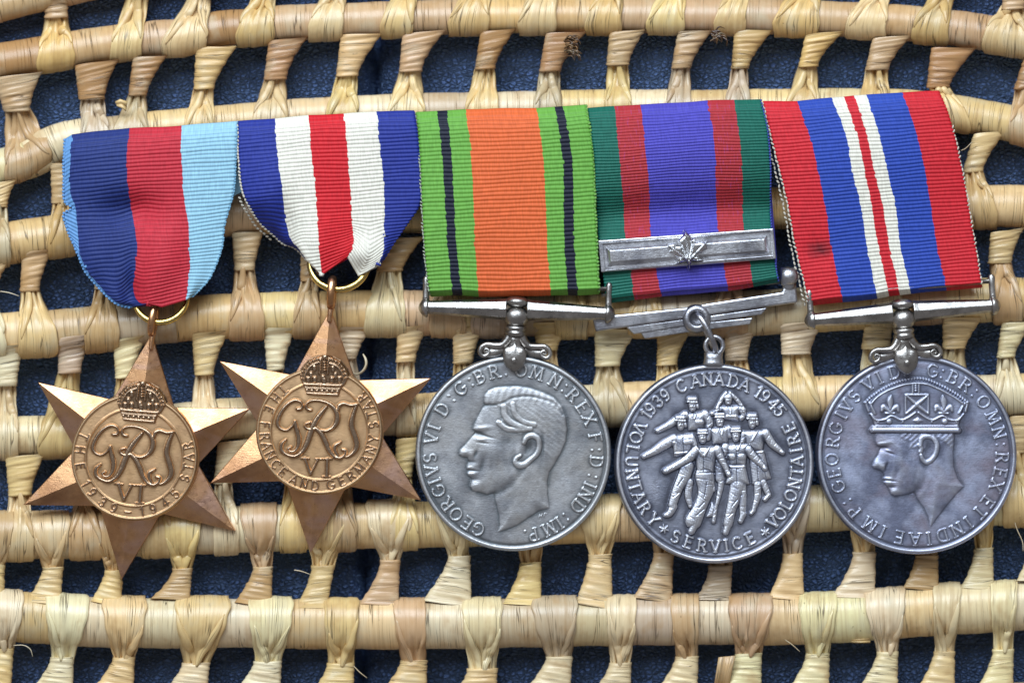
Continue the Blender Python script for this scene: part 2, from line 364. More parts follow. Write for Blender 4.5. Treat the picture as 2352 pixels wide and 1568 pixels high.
def strand(row, xn, yn, wn, xb, wb, up, col, zup=0.0, neck_z=None, tuck=105):
    """flat strip gathered at the neck (xn,yn) that opens out and lies over the rod of the row"""
    zc = RZ[row]; R = RR[row]+3.5+random.uniform(0, 2.5); f = RY[row]
    sg = 1 if up else -1
    nr, nl, nu = 22, 12, 21
    a0 = math.radians(58)
    ph = np.linspace(a0, -math.radians(tuck), nr)*sg
    zn = (zc+0.08 if neck_z is None else neck_z)
    xc0 = xb
    # path (y offset from rod centre, z)
    yr = -R*np.sin(ph); zr = zc+R*np.cos(ph)*S0
    yn_off = yn-float(f(xn))
    t = np.linspace(0, 1, nl, endpoint=False)
    # bezier neck -> tangent
    p2 = np.array([yr[0], zr[0]]); p0 = np.array([yn_off, zn])
    tang = np.array([math.cos(ph[0])*sg, -math.sin(abs(ph[0]))*S0*-1])     # heading along path
    p1 = p2-np.array([tang[0], tang[1]])*abs(p2[0]-p0[0])*0.45
    B = ((1-t)**2)[:, None]*p0+(2*t*(1-t))[:, None]*p1+(t*t)[:, None]*p2
    yy = np.concatenate([B[:, 0], yr]); zz = np.concatenate([B[:, 1], zr])
    n = len(yy)
    ln = np.concatenate([[0], np.cumsum(np.hypot(np.diff(yy), np.diff(zz)/S0))])
    s_rod = ln[nl+10 if up else nl+12]
    e = smooth(0, 1, np.clip(ln/s_rod, 0, 1))*0.25+np.clip(ln/s_rod, 0, 1)**0.75*0.75
    w = wn+(wb-wn)*e
    w = w*(1-0.10*smooth(s_rod*1.05, ln[-1], ln))
    cx = xn+(xb-xn)*e
    u = np.linspace(-1, 1, nu)
    I, U = np.meshgrid(np.arange(n), u, indexing='ij')
    E = np.clip(ln/ln[nl+5], 0, 1)[I]
    k = random.choice([1, 1.5, 2]); p0_, p1_ = random.random()*6, random.uniform(-0.5, 0.5)
    fold = np.abs(np.sin(k*math.pi*(U*(1-0.25*E)+p1_*(1-E))+p0_))
    k2 = random.choice([3, 4, 5]); q0 = random.random()*6
    fold2 = np.abs(np.sin(k2*math.pi*U*0.5+q0))
    amp = 0.15*(1-E)**0.9+0.010
    mid = np.exp(-((E-0.55)/0.3)**2)
    dz = amp*(fold-0.5)+0.008*(1-E*0.8)*(fold2-0.5)-0.10*(U**2)*(1-E)-0.006*U**2
    # one diagonal crease across the opening strip
    cr = U-(random.uniform(-0.5, 0.5)+random.uniform(-0.8, 0.8)*(E-0.5))
    dz = dz-0.07*mid*np.exp(-(cr/0.06)**2)+0.06*mid*np.exp(-((cr-0.2)/0.12)**2)
    # edge wobble
    ew = 1+0.03*np.sin(ln[I]*0.11+random.random()*6)*np.abs(U)
    X = cx[I]+U*w[I]/2*ew
    phx = np.concatenate([np.full(nl, ph[0]), ph])
    nrm_z = np.cos(phx)[I]; nrm_y = -np.sin(phx)[I]
    g = smooth(0.5, 1.0, E)
    nz = 1*(1-g)+nrm_z*g; ny_ = nrm_y*g
    Y = f(X)+yy[I]+ny_*dz/S0
    Z = zz[I]+nz*dz+zup
    V = at(X, Y, Z)
    uv = np.stack([ln[I]*S0, U*max(wb, wn)*0.5*S0], -1)
    o = mesh('strand', V, gridf(n, nu)[:, ::(-1 if up else 1)], STRAW, MAT, uv); o.color = col
    solidify(o, 0.022, 0)
    # rolled edges of the gathered strip, running from the knot out to its borders
    for sd in random.choice([(1,), (-1, 1), (-1, 1), (-1,), (1, -1)]):
        iend = nl+random.randint(5, 11); ii = np.linspace(0, iend, 12).astype(int)
        tt = np.linspace(0, 1, 12); uu = sd*(0.22*random.random()+(0.93-0.2*random.random())*tt**1.25)
        uu = np.clip(uu, -0.95, 0.95)
        pts = []
        for q, (i_, u_) in enumerate(zip(ii, uu)):
            jf = (u_+1)/2*(nu-1); j0 = int(min(jf, nu-2)); fr = jf-j0
            p = V[i_, j0]*(1-fr)+V[i_, j0+1]*fr
            pts.append(p+np.array([0, 0, 0.03*(1-tt[q])+0.012]))
        wv = (0.050+0.03*random.random())*np.sin(np.pi*np.clip(0.04+0.96*tt, 0, 1))**0.7+0.008
        tube('fold', pts, wv, STRAW, o, 10, flat=0.55, col=col, sub=2)
    return o

def twist(row, xl, xr, yt, nl_, nr_, yn, up, col, parent):
    """wrapped neck: broad where it leaves the rod, drawn in at the knot, creased across"""
    zc = RZ[row]; f = RY[row]; R = RR[row]
    n, na = 26, 22
    s = np.linspace(0, 1, n)
    if up: A = xl+(nl_-xl)*s**0.95; Bx = xr+(nr_-xr)*(1-(1-s)**1.45)
    else:  Bx = xr+(nr_-xr)*s**0.95; A = xl+(nl_-xl)*(1-(1-s)**1.45)
    cx = (A+Bx)/2; hw = (Bx-A)/2+2.2
    y = yt+(yn-yt)*s
    dy = np.clip((y-f(cx))/R, -1, 1)
    zs = zc+np.sqrt(np.maximum(0, 1-dy**2))*R*S0
    hd = 0.085+(0.165-0.085)*smooth(0, 0.7, s)
    zt = np.maximum(zs+0.035, zc+0.27-0.05*s)            # top of the twist rides out of the rod's flank
    zcen = zt-hd
    # creases
    pf = random.uniform(5, 8)
    th = np.linspace(0, 2*math.pi, na, endpoint=False)
    I, Th = np.meshgrid(np.arange(n), th, indexing='ij')
    lay = (s[I]*random.uniform(2.2, 3.6)+0.10*np.cos(Th)+random.random()) % 1.0
    cre = 0.020*(lay-0.5)+0.008*np.sin(s[I]*pf*6.283+1.5*np.cos(Th))+0.004*rng.normal(size=(n, 1))
    # lip at the knot
    lip = 1+0.05*np.exp(-((1-s[I])/0.06)**2)
    c, sn = np.cos(Th), np.sin(Th)
    ex = np.sign(c)*np.abs(c)**0.85
    X = cx[I]+ex*(hw[I]*lip+cre/S0*0.5)
    Z = zcen[I]+np.sign(sn)*np.abs(sn)**0.9*(hd[I]+cre)
    Y = y[I]+(6*c*random.uniform(-1, 0.6)*(0.3+s[I])*(1-s[I])*3)+3*np.sin(Th*2+I*0.9)*0.4 + (-4*(1-s[I]) if up else 4*(1-s[I]))*c
    V = at(X, Y, Z)
    uv = np.stack([Th*hw.mean()*S0, s[I]*abs(yn-yt)*S0*1.15], -1)
    F = gridf(n, na, True)
    cap = n*na
    V = np.concatenate([V.reshape(-1, 3), at(cx[-1], y[-1], zcen[-1]-0.03)[None]])
    uv = np.concatenate([uv.reshape(-1, 2), [[0, abs(yn-yt)*S0]]])
    F = [tuple(q) for q in F]+[((n-1)*na+j, (n-1)*na+(j+1) % na, cap) for j in range(na)]
    o = mesh('twist', V, F, STRAW, parent, uv); o.color = col
    return o

# each stitch: tile column, tile row, [top-left, top-right, top y | neck-left, neck-right, neck y | opening left, right]
BREAKS = {k: [] for k in ROWS}
def stitches(upper, lower, lst, up=True):
    for (c, r, v) in lst:
        xtl, ytop = T(c, r, v[0], v[2]); xtr, _ = T(c, r, v[1], 0)
        xnl, yn = T(c, r, v[3], v[5]); xnr, _ = T(c, r, v[4], 0)
        xbl, _ = T(c, r, v[6], 0); xbr, _ = T(c, r, v[7], 0)
        if up:
            cs = pick(lower, SPAL); ct = pick(upper, TPAL)
            o = strand(lower, (xnl+xnr)/2, yn-8, (xnr-xnl)*0.94, (xbl+xbr)/2, xbr-xbl, True, cs)
            twist(upper, xtl, xtr, ytop-4, xnl, xnr, yn, True, ct, o)
            BREAKS[lower].append((xbl, xbr)); 
        else:
            # v: wedge-left, wedge-right, wedge y | neck | band left, right (over the upper rod)
            cs = pick(upper, SPAL); ct = pick(lower, TPAL)
            o = strand(upper, (xnl+xnr)/2, yn+8, (xnr-xnl)*0.94, (xbl+xbr)/2, xbr-xbl, False, cs)
            twist(lower, xtl, xtr, ytop+4, xnl, xnr, yn, False, ct, o)
            BREAKS[upper].append((xbl, xbr))
ZA = [(0, 0, (285, 430, -120, 285, 420, 115, 230, 470)), (0, 0, (760, 1020, -190, 805, 945, -40, 690, 890)), (0, 0, (1240, 1460, -200, 1195, 1335, -30, 1010, 1300)), (0, 0, (1620, 1860, -240, 1605, 1735, -60, 1480, 1720)), (0, 0, (2070, 2310, -260, 2045, 2185, -70, 1930, 2150)),
      (1, 0, (480, 710, -270, 455, 605, -80, 345, 550)), (1, 0, (910, 1140, -270, 895, 1055, -80, 770, 1030)), (1, 0, (1340, 1560, -270, 1315, 1465, -80, 1210, 1450)), (1, 0, (1760, 1960, -270, 1735, 1885, -80, 1630, 1860)), (1, 0, (2170, 2390, -270, 2135, 2275, -80, 2015, 2255)),
      (2, 0, (380, 580, -270, 355, 485, -80, 250, 450)), (2, 0, (780, 1010, -260, 755, 925, -70, 620, 910)), (2, 0, (1250, 1460, -240, 1225, 1365, -60, 1070, 1330)), (2, 0, (1660, 1890, -220, 1635, 1765, -50, 1490, 1720)), (2, 0, (2080, 2300, -150, 2060, 2190, 60, 1930, 2230))]
stitches('Z', 'A', ZA)
AB = [(0, 0, (-30, 265, 480, 30, 180, 700, 30, 325)), (0, 0, (475, 750, 400, 500, 650, 625, 510, 690)), (0, 0, (840, 1045, 365, 810, 915, 600, 690, 930)), (0, 0, (1235, 1480, 305, 1220, 1335, 560, 1140, 1350)), (0, 0, (1690, 1930, 255, 1660, 1790, 500, 1575, 1810)),
      (1, 0, (105, 360, 225, 75, 200, 480, -5, 210)), (1, 0, (490, 770, 210, 470, 600, 450, 385, 630)), (1, 0, (980, 1205, 200, 945, 1060, 435, 870, 1095)), (1, 0, (1390, 1640, 215, 1350, 1470, 450, 1300, 1490)), (1, 0, (1790, 2010, 205, 1770, 1900, 410, 1755, 1925)),
      (2, 0, (30, 240, 205, -10, 100, 430, -60, 110)), (2, 0, (385, 620, 200, 365, 460, 430, 310, 480)), (2, 0, (830, 1080, 215, 785, 895, 420, 690, 915)), (2, 0, (1250, 1500, 240, 1205, 1340, 440, 1150, 1360)), (2, 0, (1620, 1895, 310, 1590, 1720, 550, 1640, 1860)), (2, 0, (2200, 2420, 380, 2140, 2260, 560, 2100, 2290))]
stitches('A', 'B', AB)
BC = [(0, 0, (-60, 110, 1150, -70, 40, 1300, -90, 70)), (0, 0, (320, 520, 1035, 330, 440, 1275, 300, 480)), (2, 0, (1885, 2090, 840, 1815, 1930, 1080, 1840, 2030)), (2, 0, (2240, 2420, 900, 2215, 2320, 1090, 2190, 2370))]
stitches('B', 'C', BC)
CD = [(0, 1, (145, 330, 170, 130, 240, 415, 115, 365)), (0, 1, (590, 770, 170, 600, 700, 400, 530, 750)), (0, 1, (-110, 60, 250, -130, -30, 430, -160, 40)), (0, 1, (1460, 1650, 55, 1475, 1590, 285, 1435, 1660)), (0, 1, (1890, 2060, 130, 1890, 1990, 350, 1835, 2010)),
      (1, 1, (345, 620, 90, 330, 480, 290, 245, 505)), (1, 1, (690, 880, 90, 700, 800, 290, 655, 885)), (1, 1, (990, 1180, 90, 960, 1080, 300, 915, 1140)), (1, 1, (1500, 1690, 90, 1480, 1600, 300, 1440, 1650)), (1, 1, (1990, 2180, 90, 1960, 2080, 300, 1900, 2120)), (2, 1, (300, 480, 90, 290, 400, 300, 240, 460)), (2, 1, (1990, 2190, 45, 1975, 2110, 240, 2000, 2190)), (2, 1, (1300, 1500, 80, 1290, 1400, 290, 1230, 1440))]
stitches('C', 'D', CD)
DE = [(0, 1, (-40, 150, 765, -30, 100, 1010, -50, 115)), (0, 1, (370, 585, 705, 370, 500, 930, 235, 510)), (0, 1, (715, 920, 715, 730, 835, 960, 690, 900)), (0, 1, (1210, 1440, 680, 1225, 1335, 940, 1185, 1370)), (0, 1, (1655, 1850, 655, 1680, 1775, 910, 1620, 1800)), (0, 1, (2125, 2320, 650, 2130, 2230, 840, 2080, 2300)),
      (1, 1, (460, 650, 645, 450, 560, 860, 445, 575)), (1, 1, (805, 1000, 655, 810, 920, 870, 770, 960)), (1, 1, (1300, 1545, 620, 1340, 1450, 790, 1290, 1500)), (1, 1, (1695, 1960, 665, 1700, 1840, 885, 1665, 1905)), (1, 1, (2090, 2310, 680, 2085, 2200, 880, 2060, 2290)),
      (2, 1, (320, 520, 650, 325, 455, 850, 300, 520)), (2, 1, (670, 945, 620, 680, 850, 810, 680, 915)), (2, 1, (1205, 1370, 610, 1180, 1350, 775, 1150, 1380)), (2, 1, (1690, 1940, 590, 1690, 1820, 775, 1650, 1850)), (2, 1, (2060, 2250, 620, 2030, 2130, 830, 2010, 2220))]
stitches('D', 'E', DE)
EF = [(0, 2, (40, 285, 150, 60, 190, 395, 10, 215)), (0, 2, (470, 660, 150, 470, 580, 380, 430, 640)), (0, 2, (930, 1120, 120, 930, 1040, 350, 880, 1090)), (0, 2, (1370, 1570, 60, 1345, 1450, 320, 1340, 1500)), (0, 2, (1800, 2000, 60, 1790, 1900, 300, 1750, 1930)), (1, 2, (60, 260, 50, 50, 160, 290, 0, 200)), (1, 2, (450, 620, 40, 440, 540, 280, 400, 590)),
      (2, 1, (2110, 2310, 1205, 2080, 2200, 1430, 2060, 2240))]
stitches('E', 'F', EF)
FG = [(0, 2, (160, 375, 1055, 275, 390, 840, 185, 440)), (0, 2, (572, 755, 1060, 665, 765, 860, 600, 720)), (0, 2, (945, 1185, 1030, 1090, 1200, 848, 1020, 1270)), (0, 2, (1475, 1695, 1065, 1595, 1705, 838, 1505, 1740)), (0, 2, (1850, 2045, 1085, 1960, 2095, 830, 1905, 2190)), (0, 2, (-130, 20, 1060, -60, 25, 820, -70, 90)),
      (1, 2, (215, 455, 1065, 355, 465, 795, 255, 560)), (1, 2, (615, 915, 1060, 780, 905, 770, 690, 900)), (1, 2, (1115, 1350, 1065, 1230, 1350, 810, 1170, 1395)), (1, 2, (1575, 1800, 1075, 1660, 1790, 760, 1590, 1860)), (1, 2, (1935, 2170, 1035, 2070, 2180, 750, 2010, 2220)),
      (2, 2, (130, 350, 1035, 225, 360, 830, 190, 420)), (2, 2, (592, 810, 1030, 690, 800, 755, 650, 860)), (2, 2, (985, 1255, 1020, 1130, 1260, 745, 1070, 1290)), (2, 2, (1440, 1655, 970, 1520, 1650, 765, 1460, 1690)), (2, 2, (1800, 2000, 965, 1890, 1995, 720, 1850, 2015)), (2, 2, (2150, 2360, 920, 2230, 2340, 700, 2180, 2390))]
stitches('F', 'G', FG, False)
GH = [(0, 2, (-140, 60, 1620, -20, 80, 1350, -40, 150)), (0, 2, (190, 450, 1620, 325, 458, 1405, 285, 560)), (0, 2, (560, 830, 1640, 715, 840, 1405, 640, 920)), (0, 2, (1010, 1290, 1640, 1150, 1310, 1440, 1100, 1445)), (0, 2, (1460, 1750, 1640, 1600, 1760, 1430, 1560, 1840)),
      (1, 2, (-100, 170, 1640, 20, 180, 1440, -5, 215)), (1, 2, (330, 630, 1640, 480, 635, 1425, 430, 632)), (1, 2, (770, 1070, 1650, 900, 1075, 1475, 860, 1112)), (1, 2, (1240, 1530, 1640, 1395, 1545, 1400, 1297, 1585)), (1, 2, (1650, 1910, 1640, 1790, 1915, 1440, 1765, 1955)),
      (2, 2, (-120, 140, 1640, 15, 148, 1400, -20, 158)), (2, 2, (310, 540, 1640, 390, 545, 1380, 340, 622)), (2, 2, (690, 965, 1640, 835, 970, 1380, 780, 1025)), (2, 2, (1130, 1395, 1640, 1280, 1400, 1370, 1198, 1452)), (2, 2, (1500, 1755, 1640, 1635, 1755, 1370, 1625, 1800)), (2, 2, (1860, 2120, 1640, 2005, 2125, 1355, 1985, 2155)), (2, 2, (2240, 2470, 1600, 2370, 2480, 1340, 2340, 2500))]
stitches('G', 'H', GH, False)

for row in ROWS:
    if row == 'H': continue
    ro = rod_seg('rod', row, -640, 3000, RR[row]*0.95, MAT, (*PAL['tan'], 1), 160, False, True)
    br = sorted(BREAKS[row])
    cuts = [-600]
    for a, b_ in br:
        c_ = (a+b_)/2
        if c_-cuts[-1] > 40: cuts.append(c_)
    cuts.append(2960)
    out = [cuts[0]]
    for a, b_ in zip(cuts, cuts[1:]):
        k = max(1, round((b_-a)/150))
        out += [a+(b_-a)*(i+1)/k for i in range(k)]
    for a, b_ in zip(out, out[1:]):
        rod_seg('wrap', row, a-2, b_+3, RR[row]*random.uniform(0.985, 1.02), ro, pick(row, WPAL), 16)
rod_seg('rod', 'H', -640, 3000, RR['H'], MAT, (*PAL['tan'], 1), 60, False, True)

def fibre(pts, r, z, name='fibre', parent=MAT, col=(0.7, 0.6, 0.42, 1)):
    zz = z if hasattr(z, '__len__') else [z]*len(pts)
    o = tube(name, [at(p[0], p[1], q) for p, q in zip(pts, zz)], r, STRAW, parent, 6, col=col)
    return o
# loose ends and hairs of the straw
o = fibre([(834, 813), (840, 825), (841, 838), (834, 851), (821, 859), (806, 855)], [0.012, 0.024, 0.026, 0.024, 0.018, 0.01], [-0.2, -0.15, -0.15, -0.2, -0.3, -0.4], 'straw_shaving', None)
o['label'] = 'pale curled straw shaving beside the right edge of the second bronze star'; o['category'] = 'straw shaving'
for pts in ([T(0, 2, 85, 1330), T(0, 2, 150, 1330), T(0, 2, 190, 1355), T(0, 2, 205, 1400)], [T(0, 2, 1845, 858), T(0, 2, 1890, 866), T(0, 2, 1945, 885)], [T(2, 2, 2050, 470), T(2, 2, 2120, 520), T(2, 2, 2150, 600), T(2, 2, 2185, 680), T(2, 2, 2190, 740)],
            [T(1, 2, 180, 1460), T(1, 2, 220, 1500), T(1, 2, 265, 1535)], [T(0, 1, 0, 415), T(0, 1, 60, 425), T(0, 1, 120, 445)], [T(2, 2, 690, 1290), T(2, 2, 740, 1325), T(2, 2, 790, 1370)], [T(2, 0, 1800, 945), T(2, 0, 1830, 930), T(2, 0, 1870, 890)]):
    fibre(pts, [0.008]+[0.009]*(len(pts)-2)+[0.004], -0.22)

def flap(pts_l, pts_r, z, col):
    n = len(pts_l); V = []
    for a, b_, q in zip(pts_l, pts_r, z):
        for t in np.linspace(0, 1, 7): V.append(at(a[0]+(b_[0]-a[0])*t, a[1]+(b_[1]-a[1])*t, q+0.02*math.sin(t*9)))
    uv = [((i//7)*0.3, (i % 7)*0.06) for i in range(len(V))]
    o = mesh('straw_end', np.array(V), gridf(n, 7), STRAW, MAT, uv); o.color = col; solidify(o, 0.03, 0)
flap([T(2, 2, 280, 1405), T(2, 2, 265, 1500), T(2, 2, 245, 1620)], [T(2, 2, 385, 1395), T(2, 2, 360, 1500), T(2, 2, 340, 1620)], [-0.18, -0.25, -0.4], (*PAL['tan'], 1))
flap([T(2, 2, 1110, 1290), T(2, 2, 1170, 1288), T(2, 2, 1230, 1280)], [T(2, 2, 1112, 1310), T(2, 2, 1170, 1312), T(2, 2, 1230, 1310)], [-0.3, -0.28, -0.3], (*PAL['pale'], 1))
flap([T(0, 0, 725, 640), T(0, 0, 755, 625), T(0, 0, 800, 640)], [T(0, 0, 735, 665), T(0, 0, 770, 680), T(0, 0, 790, 700)], [-0.25, -0.22, -0.25], (*PAL['pale'], 1))
flap([T(1, 0, 2180, 640)][:1]*2+[T(1, 0, 2180, 640)], [T(1, 0, 2185, 650)]*3, [-0.6, -0.62, -0.64], (*PAL['tan'], 1)) if False else None
# burnt, frayed tuft beside one twist of the top gap
for i in range(46):
    a = random.uniform(-0.9, 0.7); x, y = T(1, 0, 1520+random.uniform(-25, 40), 290+random.uniform(-50, 75)) if i < 30 else T(2, 0, 265+random.uniform(-40, 40), 225+random.uniform(-35, 35))
    fibre([(x, y), (x+14*math.cos(a), y+14*math.sin(a)), (x+24*math.cos(a+0.5), y+24*math.sin(a+0.5))], [0.016, 0.014, 0.004], [-0.2, -0.08, -0.1] if i < 30 else [-0.03, 0.0, -0.04], col=(0.05, 0.02, 0.01, 1), name='burnt_fibre')

# ------------------------------------------------------------------ ribbons
def resample(poly, n):
    P = np.asarray(poly, float); m = len(P)
    d = np.concatenate([[0], np.cumsum(np.linalg.norm(np.diff(P, axis=0), axis=1))]); d /= d[-1]
    # catmull through the traced points, then even steps
    t = np.linspace(0, m-1, (m-1)*12+1); E = np.vstack([2*P[0]-P[1], P, 2*P[-1]-P[-2]])
    i = np.minimum(t.astype(int), m-2); f = (t-i)[:, None]
    a, b, c, e = E[i], E[i+1], E[i+2], E[i+3]
    Q = 0.5*(2*b+(c-a)*f+(2*a-5*b+4*c-e)*f**2+(3*b-a-3*c+e)*f**3)
    d = np.concatenate([[0], np.cumsum(np.linalg.norm(np.diff(Q, axis=0), axis=1))]); d /= d[-1]
    tt = np.linspace(0, 1, n)
    return np.stack([np.interp(tt, d, Q[:, 0]), np.interp(tt, d, Q[:, 1])], -1)

def ribbon(parent, bounds, mats, nrib, z0, zfun=None, yfun=None, ztop=True, amp=0.0165, per=6, dens=5.5, wig=1.4, jag=0.9, v0=0.62):
    nv = nrib*per+1
    v = np.linspace(0, 1, nv)
    fine_ = [resample(b, 600) for b in bounds]; Ls = [np.linalg.norm(np.diff(b, axis=0), axis=1).sum() for b in fine_]
    Lr = float(np.median(Ls)); B = []
    for b, L_k in zip(fine_, Ls):
        d_ = np.where(v < v0, Lr*v, Lr*v0+(L_k-Lr*v0)*(v-v0)/(1-v0))/L_k
        B.append(np.stack([np.interp(d_, np.linspace(0, 1, 600), b[:, q]) for q in (0, 1)], -1))
    rp = (v*nrib) % 1.0; ridx = np.floor(v*nrib).astype(int)
    ribh = np.sin(np.pi*rp)**0.7
    cols = []; mi = []
    for k in range(len(B)-1):
        wmax = np.linalg.norm(B[k+1]-B[k], axis=1).max(); n = max(2, int(round(wmax/dens)))
        js = rng.normal(size=nrib+2)*jag
        for j in range(n+(1 if k == len(B)-2 else 0)):
            t = j/n; p = B[k]*(1-t)+B[k+1]*t
            if j == 0 and 0 < k: p = p+np.stack([js[ridx]+wig*0.4*(ribh-0.5), 0*v], -1)
            if (k == 0 and j == 0): p = p-np.stack([wig*ribh, 0*v], -1)
            if (k == len(B)-2 and j == n): p = p+np.stack([wig*ribh, 0*v], -1)
            cols.append(p)
        mi += [k]*n
    P = np.stack(cols, 1)                     # nv, nu, 2
    nu = P.shape[1]
    per_rib = rng.normal(size=(nrib+2, 1))*0.0012
    rr = ribh[:, None]*amp+per_rib[ridx]
    # slight waviness of the ribs
    P[..., 1] += 0.9*np.sin(P[..., 0]/47+v[:, None]*9)+0.5*np.sin(P[..., 0]/19+v[:, None]*31)
    if yfun: P[..., 1] += yfun(P[..., 0].copy(), P[..., 1].copy())
    U = np.linspace(-1, 1, nu)[None, :]
    Z = z0+rr+0.02*np.sin(v[:, None]*5+U*2)
    if ztop: Z = Z-0.22*np.exp(-(v[:, None]*nrib/2.0)**1.2)*1.0
    Z = Z-0.03*np.abs(U)**6
    if zfun: Z = Z+zfun(P[..., 0], P[..., 1], v[:, None], U)
    V = at(P[..., 0], P[..., 1], Z)
    L_ = np.concatenate([[0], np.cumsum(np.linalg.norm(np.diff(P[:, nu//2], axis=0), axis=1))])
    xs = np.concatenate([[0], np.cumsum(np.linalg.norm(np.diff(P[0], axis=0), axis=1))])
    uv = np.stack(np.broadcast_arrays(xs[None, :]*S0, L_[:, None]*S0), -1)
    F = gridf(nv, nu)[:, ::-1]
    MI = np.tile(np.array(mi), nv-1)
    o = mesh('ribbon', V, np.ascontiguousarray(F), mats, parent, uv, midx=MI)
    solidify(o, 0.05, -1)
    return o, P, Z

def selvedge(parent, P, Z, side, step, mat, size=(4.2, 2.2), zoff=0.0, shift=0.0, i0=0, i1=None):
    """the little loops of the edge thread, joined: one part"""
    E = P[i0:i1, 0 if side < 0 else -1]; Ze = Z[i0:i1, 0 if side < 0 else -1]
    d = np.concatenate([[0], np.cumsum(np.linalg.norm(np.diff(E, axis=0), axis=1))])
    n = int(d[-1]/step); Vs = []; Fs = []; off = 0
    th = np.linspace(0, 2*math.pi, 10, endpoint=False); la = np.linspace(-math.pi/2, math.pi/2, 7)
    for k in range(n):
        s = (k+0.5)*step
        x = np.interp(s, d, E[:, 0]); y = np.interp(s, d, E[:, 1]); z = np.interp(s, d, Ze)
        x2 = np.interp(s+2, d, E[:, 0]); y2 = np.interp(s+2, d, E[:, 1])
        a = math.atan2(y2-y, x2-x)+random.uniform(-0.12, 0.12)+side*0.25
        La, Th = np.meshgrid(la, th, indexing='ij')
        lx = np.sin(La)*size[0]; ly = np.cos(La)*np.cos(Th)*size[1]; lz = np.cos(La)*np.sin(Th)*size[1]*0.9*S0
        X = x+side*shift+lx*math.cos(a)-ly*math.sin(a); Y = y+lx*math.sin(a)+ly*math.cos(a)
        Vs.append(at(X, Y, z+zoff+lz).reshape(-1, 3)); Fs.append(gridf(7, 10, True, off)); off += 70
    o = mesh('edge_thread', np.concatenate(Vs), np.concatenate(Fs), mat, parent, np.zeros((off, 2)))
    o['kind'] = 'stuff'
    return o
def G(x, y, cx, cy, sx, sy): return np.exp(-((x-cx)/sx)**2-((y-cy)/sy)**2)

GRP = 'medals mounted side by side on one ribbon bar'
def medal(name, label, x, y, z): return thing(name, label, 'medal', at(x, y, z), GRP)
M1 = medal('star_medal', 'bronze star medal lettered 1939-1945 on a navy, red and pale blue ribbon', 314, 1047, 0)
M2 = medal('star_medal', 'bronze star medal lettered France and Germany on a navy, white and red ribbon', 736, 988, 0)
M3 = medal('round_medal', 'round silver medal with bare-headed profile on an orange and green ribbon', 1180, 1041, 0)
M4 = medal('round_medal', 'round silver medal with marching figures under a barred violet, red and green ribbon', 1641, 1064, 0)
M5 = medal('round_medal', 'round silver medal with crowned profile on a red, blue and white ribbon', 2106, 1044, 0)

# ribbon 1
b1 = [[(150, 318), (147, 366), (147, 430), (149, 464), (169, 477), (148, 489), (150, 512), (166, 552), (181, 588), (203, 634), (253, 682), (302, 709)],
      [(166, 309), (161, 366), (161, 439), (175, 487), (181, 574), (185, 590), (206, 632), (256, 680), (306, 708)],
      [(298, 294), (291, 348), (293, 421), (302, 476), (313, 549), (314, 580), (311, 626), (306, 668), (318, 694), (341, 698)],
      [(417, 288), (415, 330), (421, 439), (432, 513), (434, 571), (436, 610), (432, 650), (427, 690)],
      [(544, 279), (541, 366), (536, 440), (515, 518), (509, 571), (484, 634), (456, 668), (439, 684)]]
bm = [(b1[2][i][0]*0.5+b1[3][min(i, 7)][0]*0.5, 0) for i in range(8)]
b1mid = [(358, 291), (354, 340), (357, 430), (366, 495), (374, 560), (374, 610), (371, 660), (371, 707)]
def zf1(x, y, v, U):
    return 0.14*G(x, y, 230, 380, 100, 110)-0.22*G(x, y, 300, 485, 75, 40)+0.16*G(x, y, 375, 600, 55, 90)-0.20*G(x, y, 300, 680, 24, 50)+0.10*G(x, y, 215, 590, 50, 70)+0.05*np.sin(x/32+y/60)*smooth(0.55, 1, v)+0.05*smooth(0.6, 1, v)-0.10*smooth(0.35, 1, v)*smooth(0.55, 1, np.abs(U))
r1, P1, Z1 = ribbon(M1, [b1[0], b1[1], b1[2], b1mid, b1[3], b1[4]], [FRINGE1, NAVY1, RED1, RED1, SKY1], 47, 0.30, zf1, lambda x, y: -11*G(x, y, 303, 640, 16, 60)+9*G(x, y, 270, 650, 26, 60)-5*G(x, y, 330, 480, 30, 60)+6*G(x, y, 260, 500, 50, 40))
selvedge(r1, P1, Z1, -1, 8.4, FRINGE1, (4.0, 3.2))
selvedge(r1, P1, Z1, 1, 6.5, THREADB, (3.6, 2.0))
# ribbon 2
b2 = [[(547, 279), (549, 366), (558, 440), (576, 480), (600, 515), (638, 545), (676, 572), (700, 595), (722, 618), (733, 628)],
      [(632, 271), (637, 348), (648, 439), (659, 513), (672, 555), (690, 582), (708, 604), (735, 630)],
      [(709, 264), (714, 330), (723, 421), (729, 494), (732, 571), (736, 600), (740, 632)],
      [(789, 262), (798, 348), (805, 439), (809, 513), (812, 556), (809, 574), (797, 590)],
      [(828, 259), (836, 344), (844, 430), (848, 500), (849, 560), (838, 600), (823, 634)],
      [(865, 256), (873, 340), (882, 421), (883, 494), (882, 560), (877, 585), (866, 606)],
      [(951, 253), (959, 311), (968, 425), (964, 470), (938, 510), (904, 560), (884, 590), (872, 602)]]
def zf2(x, y, v, U):
    return -0.42*smooth(0.45, 0.75, v)*smooth(-0.5, -1.0, U)+0.16*G(x, y, 835, 585, 34, 34)+0.12*G(x, y, 620, 420, 60, 70)-0.16*G(x, y, 655, 525, 24, 60)+0.10*G(x, y, 740, 560, 40, 60)-0.14*smooth(0.8, 1.0, v)*smooth(0.1, 0.35, U)*smooth(0.5, 0.35, U)-0.08*smooth(0.5, 0.9, v)*smooth(0.6, 1, U)
